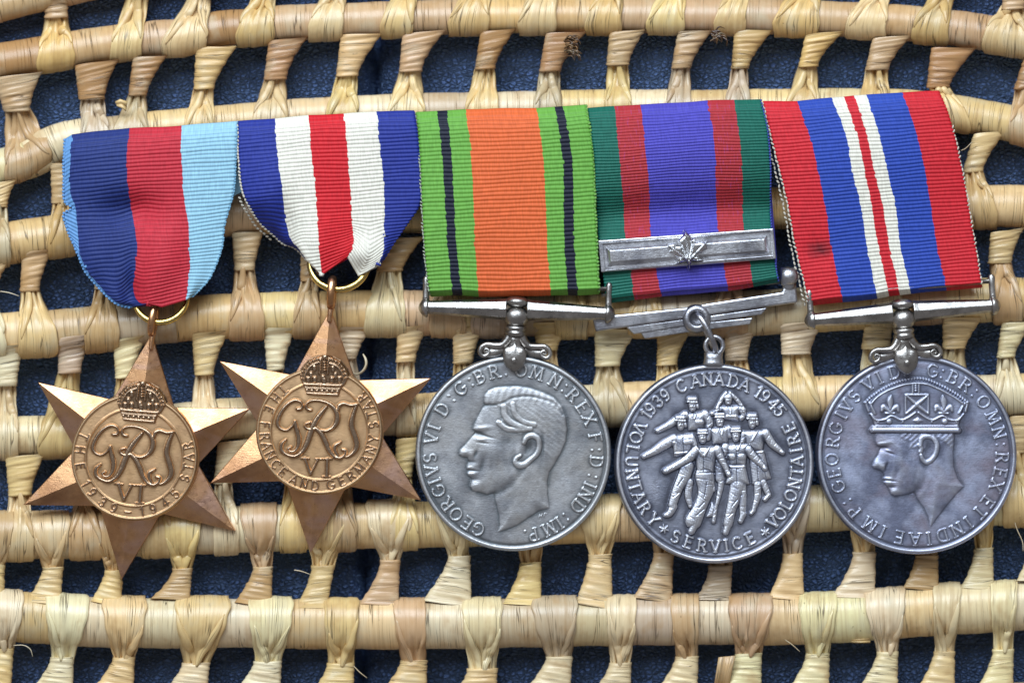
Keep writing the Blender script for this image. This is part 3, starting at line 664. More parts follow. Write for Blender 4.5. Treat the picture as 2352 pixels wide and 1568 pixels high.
r2, P2, Z2 = ribbon(M2, b2, [NAVY2, WHITE2, RED2, WHITE2, WHITE2, NAVY2], 42, 0.31, zf2, lambda x, y: 8*G(x, y, 655, 520, 24, 50)-7*G(x, y, 690, 560, 24, 40)+9*G(x, y, 850, 575, 30, 40)-5*G(x, y, 815, 560, 16, 30))
selvedge(r2, P2, Z2, -1, 8.6, THREAD, (4.4, 2.5), 0.0, 0.5)
# second layer of the folded navy edge, seen below the front one
selvedge(r2, P2+np.array([-9.0, 7.0]), Z2-0.16, -1, 9.5, THREAD, (4.4, 2.6), 0.0, 0, 110, 190)
# ribbon 3
b3 = [[(957, 256), (963, 311), (968, 384), (972, 476), (977, 564), (984, 640), (991, 682)],
      [(1003, 254), (1016, 366), (1027, 549), (1033, 610), (1039, 679)], [(1027, 254), (1039, 384), (1047, 549), (1054, 615), (1061, 679)],
      [(1069, 252), (1081, 348), (1087, 458), (1091, 571), (1095, 620), (1100, 681)], [(1233, 247), (1244, 330), (1252, 439), (1257, 571), (1261, 620), (1266, 680)],
      [(1274, 245), (1292, 366), (1296, 549), (1300, 610), (1305, 679)], [(1294, 244), (1314, 366), (1318, 549), (1322, 610), (1327, 679)],
      [(1345, 240), (1362, 348), (1367, 476), (1371, 571), (1373, 620), (1376, 675)]]
r3, P3, Z3 = ribbon(M3, b3, [GREEN3, BLACK3, GREEN3, ORANGE3, GREEN3, BLACK3, GREEN3], 45, 0.30, lambda x, y, v, U: 0.05*np.sin(v*3.1)-0.18*smooth(0.965, 1.0, v), wig=2.6)
selvedge(r3, P3, Z3, -1, 9.6, THREADG, (4.6, 2.0), -0.02, 1.5)
selvedge(r3, P3, Z3, 1, 9.6, THREADL, (3.8, 2.8), 0.0, -1)
# ribbon 4
b4 = [[(1349, 248), (1366, 366), (1371, 476), (1375, 545), (1384, 620), (1395, 697)], [(1411, 245), (1422, 348), (1431, 458), (1436, 542), (1449, 625), (1457, 688)],
      [(1472, 240), (1479, 311), (1490, 421), (1494, 538), (1508, 620), (1519, 682)], [(1623, 231), (1636, 293), (1643, 366), (1645, 458), (1649, 529), (1663, 610), (1673, 668)],
      [(1685, 230), (1698, 311), (1704, 384), (1706, 476), (1708, 525), (1722, 605), (1731, 658)], [(1746, 229), (1762, 293), (1769, 384), (1770, 500), (1780, 600), (1788, 649)]]
r4, P4, Z4 = ribbon(M4, b4, [GREEN4, RED4, BLUE4, RED4, GREEN4], 64, 0.22, lambda x, y, v, U: 0.20*np.exp(-((v-0.26)/0.22)**2)-0.20*np.exp(-((v-0.57)/0.10)**2)-0.12*smooth(0.965, 1.0, v), amp=0.017, wig=1.0)
selvedge(r4, P4, Z4, 1, 7.0, THREADN, (3.2, 2.2))
# ribbon 5
b5 = [[(1753, 233), (1775, 322), (1793, 395), (1812, 476), (1828, 564), (1850, 655), (1861, 704)], [(1830, 231), (1859, 311), (1879, 395), (1896, 476), (1909, 564), (1926, 650), (1936, 694)],
      [(1910, 224), (1943, 311), (1958, 395), (1978, 476), (1991, 564), (2007, 645), (2015, 686)], [(1938, 222), (1969, 311), (1987, 395), (2002, 476), (2017, 564), (2034, 640), (2042, 680)],
      [(1962, 220), (1991, 311), (2009, 395), (2028, 476), (2042, 564), (2059, 640), (2067, 677)], [(1989, 219), (2020, 311), (2039, 395), (2057, 476), (2068, 564), (2085, 640), (2093, 675)],
      [(2072, 212), (2101, 293), (2123, 384), (2138, 476), (2152, 564), (2167, 630), (2174, 668)], [(2156, 207), (2178, 262), (2196, 330), (2215, 421), (2229, 505), (2242, 580), (2255, 661)]]
r5, P5, Z5 = ribbon(M5, b5, [RED5S, BLUE5, WHITE2, RED5, WHITE2, BLUE5, RED5], 55, 0.28, lambda x, y, v, U: 0.10*np.exp(-((v-0.3)/0.25)**2)-0.05*G(x, y, 1880, 575, 60, 40)-0.16*smooth(0.97, 1.0, v), wig=1.6)
selvedge(r5, P5, Z5, -1, 11.5, THREAD, (5.2, 2.4), 0.0, 1.5)
selvedge(r5, P5+np.array([-10.0, 4.0]), Z5-0.1, -1, 11.5, THREAD, (5.0, 2.4), 0.0, 0, 60, None)
selvedge(r5, P5, Z5, 1, 11.0, THREAD, (4.6, 2.2), -0.01, 0.5, 60, None)
# the back layers of the folded ribbons (each ribbon is a loop over the hidden bar)
def ribbon_back(parent, pts, mat, z):
    V = np.array([at(p[0], p[1], z) for p in pts]); o = mesh('ribbon_back', V, [tuple(range(len(pts)))], mat, parent, np.zeros((len(pts), 2)), smoothed=False)
    solidify(o, 0.05, 0)
ribbon_back(M1, [(165, 330), (545, 290), (556, 440), (520, 460), (170, 470)], SKY1, 0.02)
ribbon_back(M3, [(965, 275), (1350, 255), (1370, 670), (995, 678)], GREEN3, 0.08)
ribbon_back(M4, [(1362, 262), (1757, 245), (1784, 600), (1780, 640), (1392, 690)], BLUE4, -0.18)
ribbon_back(M5, [(1760, 250), (2165, 225), (2250, 655), (1862, 695)], RED5, 0.06)
ribbon_back(M2, [(560, 290), (955, 262), (965, 440), (880, 580), (735, 612), (575, 470)], NAVY2, 0.03)

# ------------------------------------------------------------------ struck relief
class Relief:
    def __init__(s, R, n):
        a = np.linspace(-1, 1, n); A, B = np.meshgrid(a, a, indexing='ij')
        with np.errstate(divide='ignore', invalid='ignore'):
            c = np.abs(A) > np.abs(B)
            r = np.where(c, A, B); t = np.where(c, (math.pi/4)*np.nan_to_num(B/A), math.pi/2-(math.pi/4)*np.nan_to_num(A/B))
        s.X = r*np.cos(t)*R; s.Y = r*np.sin(t)*R; s.n = n; s.R = R
        s.r = np.abs(r)*R; s.h = np.zeros((n, n)); s.lab = np.zeros((n, n), int); s.names = ['']; s.tints = [0]
        s.tmp = np.zeros((n, n))
    def label(s, name): s.names.append(name); return len(s.names)-1
    def stroke(s, pts, w, h, L, soft=0.6, lab=0, dome=False):
        """polyline with half-widths w"""
        pts = np.asarray(pts, float); m = len(pts); w = np.full(m, w) if np.isscalar(w) else np.asarray(w, float)
        if m == 1: pts = np.vstack([pts, pts+1e-3]); w = np.append(w, w); m = 2
        for i in range(m-1):
            p, q = pts[i], pts[i+1]; mw = max(w[i], w[i+1])
            box = (s.X > min(p[0], q[0])-mw) & (s.X < max(p[0], q[0])+mw) & (s.Y > min(p[1], q[1])-mw) & (s.Y < max(p[1], q[1])+mw)
            if not box.any(): continue
            x = s.X[box]; y = s.Y[box]; d = q-p; l2 = d@d+1e-12
            t = np.clip(((x-p[0])*d[0]+(y-p[1])*d[1])/l2, 0, 1)
            dist = np.hypot(x-p[0]-t*d[0], y-p[1]-t*d[1]); ww = w[i]+(w[i+1]-w[i])*t
            k = np.clip(1-dist/ww, 0, 1)
            val = h*(np.sqrt(np.clip(1-(1-k)**2, 0, 1)) if dome else smooth(0, soft, k))
            L[box] = np.maximum(L[box], val)
            if lab:
                lb = s.lab[box]; lb[val > 0.45*h] = lab; s.lab[box] = lb
    def spline(s, pts, w, h, L, **k):
        P = np.asarray(pts, float); m = len(P); w = np.full(m, w) if np.isscalar(w) else np.asarray(w, float)
        Q = np.column_stack([P, w]); E = np.vstack([2*Q[0]-Q[1], Q, 2*Q[-1]-Q[-2]])
        t = np.linspace(0, m-1, (m-1)*5+1); i = np.minimum(t.astype(int), m-2); f = (t-i)[:, None]
        a, b, c, d = E[i], E[i+1], E[i+2], E[i+3]
        C = 0.5*(2*b+(c-a)*f+(2*a-5*b+4*c-d)*f**2+(3*b-a-3*c+d)*f**3)
        s.stroke(C[:, :2], np.maximum(C[:, 2], 0.4), h, L, **k)
    def poly(s, pts):
        """signed distance, positive inside"""
        P = np.asarray(pts, float); D = np.full((s.n, s.n), 1e9); ins = np.zeros((s.n, s.n), bool)
        for i in range(len(P)):
            p, q = P[i], P[(i+1) % len(P)]; d = q-p; l2 = d@d+1e-12
            t = np.clip(((s.X-p[0])*d[0]+(s.Y-p[1])*d[1])/l2, 0, 1)
            D = np.minimum(D, np.hypot(s.X-p[0]-t*d[0], s.Y-p[1]-t*d[1]))
            c = (p[1] > s.Y) != (q[1] > s.Y)
            with np.errstate(divide='ignore', invalid='ignore'):
                ins ^= c & (s.X < d[0]*(s.Y-p[1])/(d[1] if d[1] else 1e-9)+p[0])
        return np.where(ins, D, -D)
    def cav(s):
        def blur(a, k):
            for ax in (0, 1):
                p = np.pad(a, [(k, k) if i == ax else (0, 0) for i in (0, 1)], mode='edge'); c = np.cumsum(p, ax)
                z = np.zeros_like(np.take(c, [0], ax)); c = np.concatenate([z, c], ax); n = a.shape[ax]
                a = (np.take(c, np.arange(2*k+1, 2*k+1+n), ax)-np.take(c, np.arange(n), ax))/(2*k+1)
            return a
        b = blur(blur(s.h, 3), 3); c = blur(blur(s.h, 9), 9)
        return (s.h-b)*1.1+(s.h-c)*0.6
    def build(s, body, place, zscale, mat, thing_, thick, lift=0.0, raised=None):
        n = s.n; V = place(s.X, s.Y, s.h*zscale+lift); cav = s.cav()
        F = gridf(n, n); fl = s.lab.ravel()[F]; same = (fl == fl[:, :1]).all(1); lab = np.where(same, fl[:, 0], 0)
        used = F[lab == 0]
        # side wall
        e = np.arange(n)
        ring = np.concatenate([e[:-1]*n, (n-1)*n+e[:-1], (e[::-1][:-1])*n+n-1, e[::-1][:-1]])
        bx, by = s.X.ravel()[ring], s.Y.ravel()[ring]; hz = s.h.ravel()[ring]*zscale+lift
        rings = [V.reshape(-1, 3)]; cavs = [cav.ravel()]
        for (k, dz) in ((1.004, -0.02), (1.010, -0.06), (1.010, -thick+0.04), (1.0, -thick)):
            rings.append(place(bx*k, by*k, hz*0+lift+dz)); cavs.append(np.full(len(ring), 0.2))
        fs = [used]; prev = ring; base = n*n; m = len(ring)
        for k in range(4):
            cur = base+np.arange(m)+k*m
            fs.append(np.stack([prev, cur, np.roll(cur, -1), np.roll(prev, -1)], -1)); prev = cur
        F_ = np.concatenate(fs); VV = np.concatenate(rings); CC = np.concatenate(cavs)
        def sub(name, FF, parent, mat=mat):
            ids, inv = np.unique(FF, return_inverse=True)
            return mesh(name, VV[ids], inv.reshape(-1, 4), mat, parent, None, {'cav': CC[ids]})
        disc = sub(body, F_, thing_)
        for l in range(1, len(s.names)):
            fl_ = F[lab == l]
            if len(fl_) > 3: sub(s.names[l], fl_, disc, raised or mat)
        return disc

def placer(cx, cy, z, rot=0.0, tx=0.0, ty=0.0):
    """local layout units (y up), heights in cm -> world; rot clockwise in degrees; tx,ty tilt"""
    c, s_ = math.cos(math.radians(-rot)), math.sin(math.radians(-rot)); k = S0*(H-z)/H; o = at(cx, cy, z)
    def f(x, y, h):
        x = np.asarray(x, float)*k; y = np.asarray(y, float)*k; h = np.asarray(h, float)
        X = c*x-s_*y; Y = s_*x+c*y
        Zt = h+X*math.tan(math.radians(ty))+Y*math.tan(math.radians(tx))
        return np.stack(np.broadcast_arrays(o[0]+X-h*math.tan(math.radians(ty)), o[1]+Y-h*math.tan(math.radians(tx)), o[2]+Zt), -1)
    return f

# stroke letters on a unit cell (x centred, y 0..1)
def arc(cx, cy, rx, ry, a0, a1, n=9):
    t = np.radians(np.linspace(a0, a1, n)); return [(cx+rx*math.cos(q), cy+ry*math.sin(q)) for q in t]
FONT = {
 'A': [[(-.38, 0), (0, 1)], [(0, 1), (.38, 0)], [(-.24, .36), (.24, .36)]],
 'B': [[(-.26, 0), (-.26, 1)], [(-.26, 1)]+arc(0, .76, .24, .24, 90, -90)+[(-.26, .52)], [(-.26, .52)]+arc(.02, .26, .28, .26, 90, -90)+[(-.26, 0)]],
 'C': [arc(.05, .5, .40, .5, 48, 312, 14)], 'D': [[(-.3, 0), (-.3, 1)], [(-.3, 1)]+arc(-.05, .5, .42, .5, 90, -90, 12)+[(-.3, 0)]],
 'E': [[(-.22, 0), (-.22, 1)], [(-.22, 1), (.26, 1)], [(-.22, .52), (.18, .52)], [(-.22, 0), (.28, 0)]],
 'F': [[(-.2, 0), (-.2, 1)], [(-.2, 1), (.28, 1)], [(-.2, .52), (.2, .52)]],
 'G': [arc(.02, .5, .42, .5, 48, 325, 14)+[(.36, .42)], [(.14, .42), (.4, .42)]],
 'H': [[(-.3, 0), (-.3, 1)], [(.3, 0), (.3, 1)], [(-.3, .52), (.3, .52)]], 'I': [[(0, 0), (0, 1)]],
 'L': [[(-.2, 0), (-.2, 1)], [(-.2, 0), (.3, 0)]], 'M': [[(-.42, 0), (-.34, 1)], [(-.34, 1), (0, .1)], [(0, .1), (.34, 1)], [(.34, 1), (.42, 0)]],
 'N': [[(-.32, 0), (-.32, 1)], [(-.32, 1), (.32, 0)], [(.32, 0), (.32, 1)]], 'O': [arc(0, .5, .42, .5, 0, 360, 20)],
 'P': [[(-.24, 0), (-.24, 1)], [(-.24, 1)]+arc(.02, .74, .26, .26, 90, -90)+[(-.24, .48)]],
 'R': [[(-.26, 0), (-.26, 1)], [(-.26, 1)]+arc(0, .75, .26, .25, 90, -90)+[(-.26, .5)], [(0, .5), (.36, 0)]],
 'S': [arc(0, .74, .27, .26, 40, 270, 10)+arc(0, .25, .29, .25, 90, -140, 10)[1:]],
 'T': [[(0, 0), (0, 1)], [(-.36, 1), (.36, 1)]], 'U': [[(-.3, 1), (-.3, .3)]+arc(0, .3, .3, .3, 180, 360)+[(.3, 1)]],
 'V': [[(-.36, 1), (0, 0)], [(0, 0), (.36, 1)]], 'X': [[(-.34, 0), (.34, 1)], [(-.34, 1), (.34, 0)]], 'Y': [[(-.36, 1), (0, .48)], [(.36, 1), (0, .48)], [(0, .48), (0, 0)]],
 '1': [[(.05, 0), (.05, 1)], [(.05, 1), (-.16, .82)]], '9': [arc(0, .7, .27, .3, 0, 360, 16), [(.27, .7), (.24, .35), (.1, .08), (-.18, .02)]],
 '3': [arc(-.02, .76, .25, .24, 150, -90, 10), arc(-.02, .26, .29, .27, 90, -150, 10)], '4': [[(.14, 0), (.14, 1)], [(.14, 1), (-.3, .3)], [(-.3, .3), (.34, .3)]],
 '5': [[(.26, 1), (-.2, 1)], [(-.2, 1), (-.24, .58)], arc(-.02, .32, .29, .32, 130, -150, 12)], '-': [[(-.34, .45), (.34, .45)]],
 ':': [[(0, .12)], [(0, .72)]], '.': [[(0, .1)]], }
def inscription(rl, chars, centre, scale, size, hh, w, inward, serif, L, rfix=None):
    for ch, x, y in chars:
        dx = (x-centre[0])*scale; dy = -(y-centre[1])*scale; r = rfix or math.hypot(dx, dy); a = math.atan2(dy, dx)
        ex = np.array([math.sin(a), -math.cos(a)])*(1 if not inward else -1)     # reading direction
        ey = np.array([math.cos(a), math.sin(a)])*(1 if not inward else -1)      # letter up
        o = np.array([math.cos(a), math.sin(a)])*r
        tr = lambda p: o+ex*p[0]*size+ey*(p[1]-0.5)*size
        lab = rl.label('dot' if ch in ':.-' else 'letter')
        for st in FONT[ch]:
            ww = w*(1.25 if len(st) == 1 else 1.0)
            if serif and len(st) == 2 and abs(st[0][1]-st[1][1]) > 0.3:
                dirx = st[1][0]-st[0][0]
                ww = w*(0.8 if (ch in 'AUNM' and dirx*(st[1][1]-st[0][1]) > 0.01) else 1.15)
            rl.stroke([tr(p) for p in st], ww, hh, L, lab=lab, soft=0.55)
            if serif and len(st) >= 2:
                ends = [st[0], st[-1]] if len(st) == 2 else []
                for e in ends:
                    if (abs(e[1]) < .02 or abs(e[1]-1) < .02) and abs(st[0][1]-st[1][1]) > 0.3:
                        rl.stroke([tr((e[0]-.15, e[1])), tr((e[0]+.15, e[1]))], w*0.62, hh*0.9, L, lab=lab, soft=0.6)

# ------------------------------------------------------------------ star medals
def star_body(thing_, cx, cy, z, rot, R, chars, cen):
    pl = placer(cx, cy, z, rot)
    V = []; r_in = R*0.50; zt = 0.03; zr = 0.26; zb = -0.10
    # points: a ridge on each ray, falling to both edges
    for k in range(6):
        a = math.radians(90-60*k); a1 = a+math.radians(30); a2 = a-math.radians(30)
        tip = (R*math.cos(a), R*math.sin(a)); v1 = (r_in*math.cos(a1), r_in*math.sin(a1)); v2 = (r_in*math.cos(a2), r_in*math.sin(a2))
        ring = [(tip, zt+0.015), (v1, zt), ((0, 0), zr), (v2, zt)]
        vv = [pl(p[0], p[1], h) for p, h in ring]+[pl(tip[0], tip[1], zb), pl(v1[0], v1[1], zb), pl(0, 0, zb), pl(v2[0], v2[1], zb)]
        F = [(0, 1, 2), (0, 2, 3), (4, 6, 5), (4, 7, 6), (0, 4, 5, 1), (0, 3, 7, 4), (1, 5, 6, 2), (3, 2, 6, 7)]
        o = mesh('star_point', np.array(vv), F, BRONZE_F, thing_, smoothed=False); bevel(o, 0.012, 2)
    # medallion
    rl = Relief(144, 330)
    rl.h[:] = 0
    r = rl.r
    rl.h += 2.2*smooth(136, 139, r)*smooth(144, 141.5, r)
    rl.h += 2.4*np.exp(-((r-111)/2.0)**2)
    rl.h += 0.9*smooth(111, 60, r)
    rl.h -= 2.0*smooth(142, 144, r)
    L = np.zeros_like(rl.h)
    sc = 0.2344
    cr, sr = math.cos(math.radians(rot)), math.sin(math.radians(rot))
    def unrot(x, y): return (cr*x-sr*y, sr*x+cr*y)          # picture offset -> star frame (y up)
    ch2 = []
    for c, x, y in chars:
        dx, dy = (x-cen[0]), -(y-cen[1]); u = unrot(dx, dy); ch2.append((c, u[0], -u[1]))
    inscription(rl, ch2, (0, 0), sc, 19.5, 2.2, 2.4, True, False, L, rfix=124.5)
    # cypher, traced from the left star
    c7, s7 = math.cos(math.radians(7)), math.sin(math.radians(7))
    def C(p):
        x, y = (p[0]-630)*sc, -(p[1]-890)*sc; return (c7*x-s7*y, s7*x+c7*y)
    def cy_(pts, ws, name):
        rl.spline([C(p) for p in pts], np.array(ws)*sc*0.5, 5.0, L, lab=labs[name], dome=True)
    labs = {k: rl.label('cypher_letter') for k in ('G', 'R', 'I')}; lv = rl.label('numeral')
    cy_([(430, 668), (462, 662), (478, 630), (455, 592), (400, 580), (330, 615), (265, 690), (228, 780), (245, 838), (305, 866), (362, 835), (400, 785)], [40, 34, 26, 26, 32, 38, 42, 44, 34, 24, 24, 30], 'G')
    cy_([(400, 785), (408, 850), (428, 940), (420, 1020), (385, 1070), (345, 1075), (318, 1050), (345, 1030)], [34, 48, 54, 46, 38, 32, 30, 30], 'G')
    cy_([(562, 680), (530, 672), (512, 645), (525, 608), (575, 588), (650, 592), (725, 620), (785, 670), (812, 740), (800, 810), (760, 862), (700, 888), (645, 880)], [26, 36, 32, 26, 26, 30, 38, 48, 56, 54, 42, 30, 22], 'R')
    cy_([(708, 655), (650, 720), (590, 800), (540, 905), (505, 1000), (455, 1080), (385, 1122), (310, 1105), (258, 1060), (258, 1000), (300, 958)], [30, 52, 62, 62, 58, 46, 36, 34, 44, 44, 26], 'R')
    cy_([(600, 860), (540, 868), (495, 840), (505, 810), (545, 800)], [36, 34, 26, 24, 26], 'R')
    cy_([(605, 865), (650, 915), (690, 1000), (720, 1080), (765, 1140), (820, 1158), (868, 1130), (878, 1090), (850, 1078)], [44, 54, 56, 52, 40, 34, 36, 38, 36], 'R')
    cy_([(805, 1140), (778, 1090), (778, 1040), (830, 1005)], [28, 42, 46, 26], 'R')
    cy_([(822, 685), (835, 648), (880, 630), (945, 650), (1005, 645)], [36, 44, 36, 34, 34], 'I')
    cy_([(1005, 645), (965, 740), (945, 840), (968, 930), (990, 1020), (970, 1090), (915, 1138), (880, 1150)], [30, 46, 56, 60, 60, 50, 32, 22], 'I')
    for a, b, w in (((480, 1148), (528, 1300), 38), ((528, 1300), (605, 1165), 22), ((697, 1165), (683, 1325), 40), ((440, 1145), (520, 1150), 16), ((582, 1155), (742, 1165), 16), ((640, 1330), (722, 1335), 16)):
        rl.stroke([C(a), C(b)], w*sc*0.5, 4.0, L, lab=lv, soft=0.5)
    rl.h += L
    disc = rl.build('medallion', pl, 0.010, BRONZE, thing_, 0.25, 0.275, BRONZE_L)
    # crown: its own struck patch above the medallion
    cp = Relief(78, 170); cp.Y += 0
    ox, oy = 0.0, 96.0
    L = np.zeros_like(cp.h)
    def K_(p):
        q = C(p); return (q[0]-ox, q[1]-oy)
    body = [K_(p) for p in ((520, 525), (505, 470), (470, 380), (462, 330), (500, 270), (560, 205), (640, 175), (685, 160), (690, 80), (755, 85), (748, 165), (800, 190), (860, 225), (915, 300), (940, 370), (905, 440), (855, 490), (835, 555), (680, 545))]
    D = cp.poly(body)
    lab = cp.label('crown_relief'); cp.names[lab] = 'crown_relief'
    hb = 3.0*smooth(-1, 3, D)
    for p in ((467, 335), (485, 300), (510, 268), (540, 235), (568, 212), (602, 195), (640, 183), (793, 195), (828, 212), (860, 238), (885, 268), (905, 305), (922, 345), (930, 385), (468, 370)):
        cp.stroke([K_(p)], 4.6, 4.0, L, dome=True)
    cp.spline([K_(p) for p in ((508, 380), (530, 310), (580, 250), (650, 222))], 2.6, 2.6, L, dome=True)
    cp.spline([K_(p) for p in ((890, 400), (870, 320), (820, 260), (760, 235))], 2.6, 2.6, L, dome=True)
    cp.stroke([K_((672, 200)), K_((660, 330))], 2.6, 3.4, L, dome=True); cp.stroke([K_((750, 205)), K_((735, 335))], 2.6, 3.4, L, dome=True)
    for yy in (225, 250, 275, 300): cp.stroke([K_((708, yy))], 3.0, 4.2, L, dome=True)
    cp.stroke([K_((718, 172))], 6.8, 5.5, L, dome=True)
    cp.stroke([K_((702, 95)), K_((738, 98))], 4.2, 4.0, L); cp.stroke([K_((700, 125)), K_((738, 128))], 4.2, 4.0, L); cp.stroke([K_((722, 85)), K_((718, 140))], 3.4, 4.6, L)
    for bx, by in ((575, 340), (545, 385), (610, 385), (812, 355), (775, 395), (848, 395), (690, 375), (700, 400), (610, 275), (790, 290)):
        cp.stroke([K_((bx, by-14)), K_((bx, by+14))], 4.6, 3.2, L, dome=True)
    cp.stroke([K_((500, 425)), K_((860, 455))], 3.0, 3.0, L, dome=True)
    cp.stroke([K_((505, 462)), K_((850, 490))], 1.8, 2.2, L, dome=True)
    for t in np.linspace(0.06, 0.94, 7): cp.stroke([K_((508+335*t, 485+28*t))], 3.6, 2.2, L, dome=True)
    cp.stroke([K_((518, 515)), K_((832, 545))], 3.4, 3.6, L, dome=True)
    cp.h = hb+L*smooth(-0.5, 1.5, D)-6*smooth(1.0, -3.0, D)
    V = pl(cp.X+ox, cp.Y+oy, cp.h*0.010+0.292); n = cp.n
    F = gridf(n, n); keep = (D.ravel()[F] > -4).any(1); F = F[keep]; ids, inv = np.unique(F, return_inverse=True)
    mesh('crown', V.reshape(-1, 3)[ids], inv.reshape(-1, 4), BRONZE_L, disc, None, {'cav': cp.cav().ravel()[ids]})
    return disc

t1 = [('T', 155, 690), ('H', 100, 815), ('E', 88, 975), ('1', 130, 1160), ('9', 205, 1240), ('3', 305, 1345), ('9', 420, 1405), ('-', 565, 1435), ('1', 710, 1440), ('9', 820, 1405), ('4', 940, 1340), ('5', 1040, 1255), ('S', 1140, 1100), ('T', 1160, 985), ('A', 1175, 890), ('R', 1165, 775)]
t2 = [('T', 310, 480), ('H', 236, 545), ('E', 165, 650), ('F', 125, 795), ('R', 115, 903), ('A', 123, 1000), ('N', 155, 1095), ('C', 208, 1185), ('E', 280, 1262), ('A', 385, 1345), ('N', 490, 1378), ('D', 600, 1390), ('G', 755, 1380), ('E', 860, 1345), ('R', 955, 1295), ('M', 1045, 1225), ('A', 1118, 1137), ('N', 1153, 1040), ('Y', 1172, 930), ('S', 1178, 795), ('T', 1152, 690), ('A', 1128, 605), ('R', 1065, 525)]
star_body(M1, 314.3, 1048, 0.05, 7.0, 283, t1, (630, 890))
star_body(M2, 736.4, 988.5, 0.10, 4.6, 281, t2, (643, 858))

def ring(parent, cx, cy, R, r, z, mat, tilt=0.0, yaw=0.0, a0=0, a1=360, name='suspension_ring'):
    n = 48; a = np.radians(np.linspace(a0, a1, n, endpoint=(a1-a0 < 360)))
    k = S0*(H-z)/H; o = at(cx, cy, z); ct, st = math.cos(math.radians(tilt)), math.sin(math.radians(tilt))
    x = np.cos(a)*R*k; y = np.sin(a)*R*k
    c, s_ = math.cos(math.radians(yaw)), math.sin(math.radians(yaw))
    y2, z2 = y*ct, y*st
    P = np.stack([o[0]+c*x-s_*y2, o[1]+s_*x+c*y2, o[2]+z2], -1)
    return tube(name, P, r*k, mat, parent, 14, closed=(a1-a0 >= 360), sub=1)
ring(M1, 370, 685, 59, 7.4, 0.05, BRASS, -20)
ring(M2, 779, 603, 66, 8.2, 0.06, BRASS, -20)
# eyes on top of the stars: a small loop standing on edge
def star_eye(parent, x, y, z, rot, h, w):
    k = S0; o = at(x, y, z); a = np.linspace(0, 2*math.pi, 24, endpoint=False)
    c, s_ = math.cos(math.radians(-rot)), math.sin(math.radians(-rot))
    yy = np.cos(a)*h*k*0.5; zz = np.sin(a)*0.17
    P = np.stack([o[0]-s_*yy, o[1]+c*yy, o[2]+zz], -1)
    tube('eye', P, w*k*0.5, BRONZE_F, parent, 12, closed=True, sub=1)
    tube('eye_neck', [at(x-s_*-0+0, y+h*0.45, z), at(x-3, y+h*0.45+16, z+0.02), at(x-6, y+h*0.45+40, z+0.03)], [w*k*0.42, w*k*0.36, w*k*0.3], BRONZE_F, parent, 10)
star_eye(M1, 352, 735, 0.12, 7, 62, 17)
star_eye(M2, 762, 672, 0.17, 3, 62, 19)

# ------------------------------------------------------------------ round medals
def rimmed(R, n=330):
    rl = Relief(R, n); r = rl.r
    rl.h += 4.0*smooth(R*0.955, R*0.968, r)*smooth(R+0.5, R*0.982, r)-1.0*np.exp(-((r-R*0.945)/5)**2)+1.4*smooth(R*0.2, R, r)
    return rl
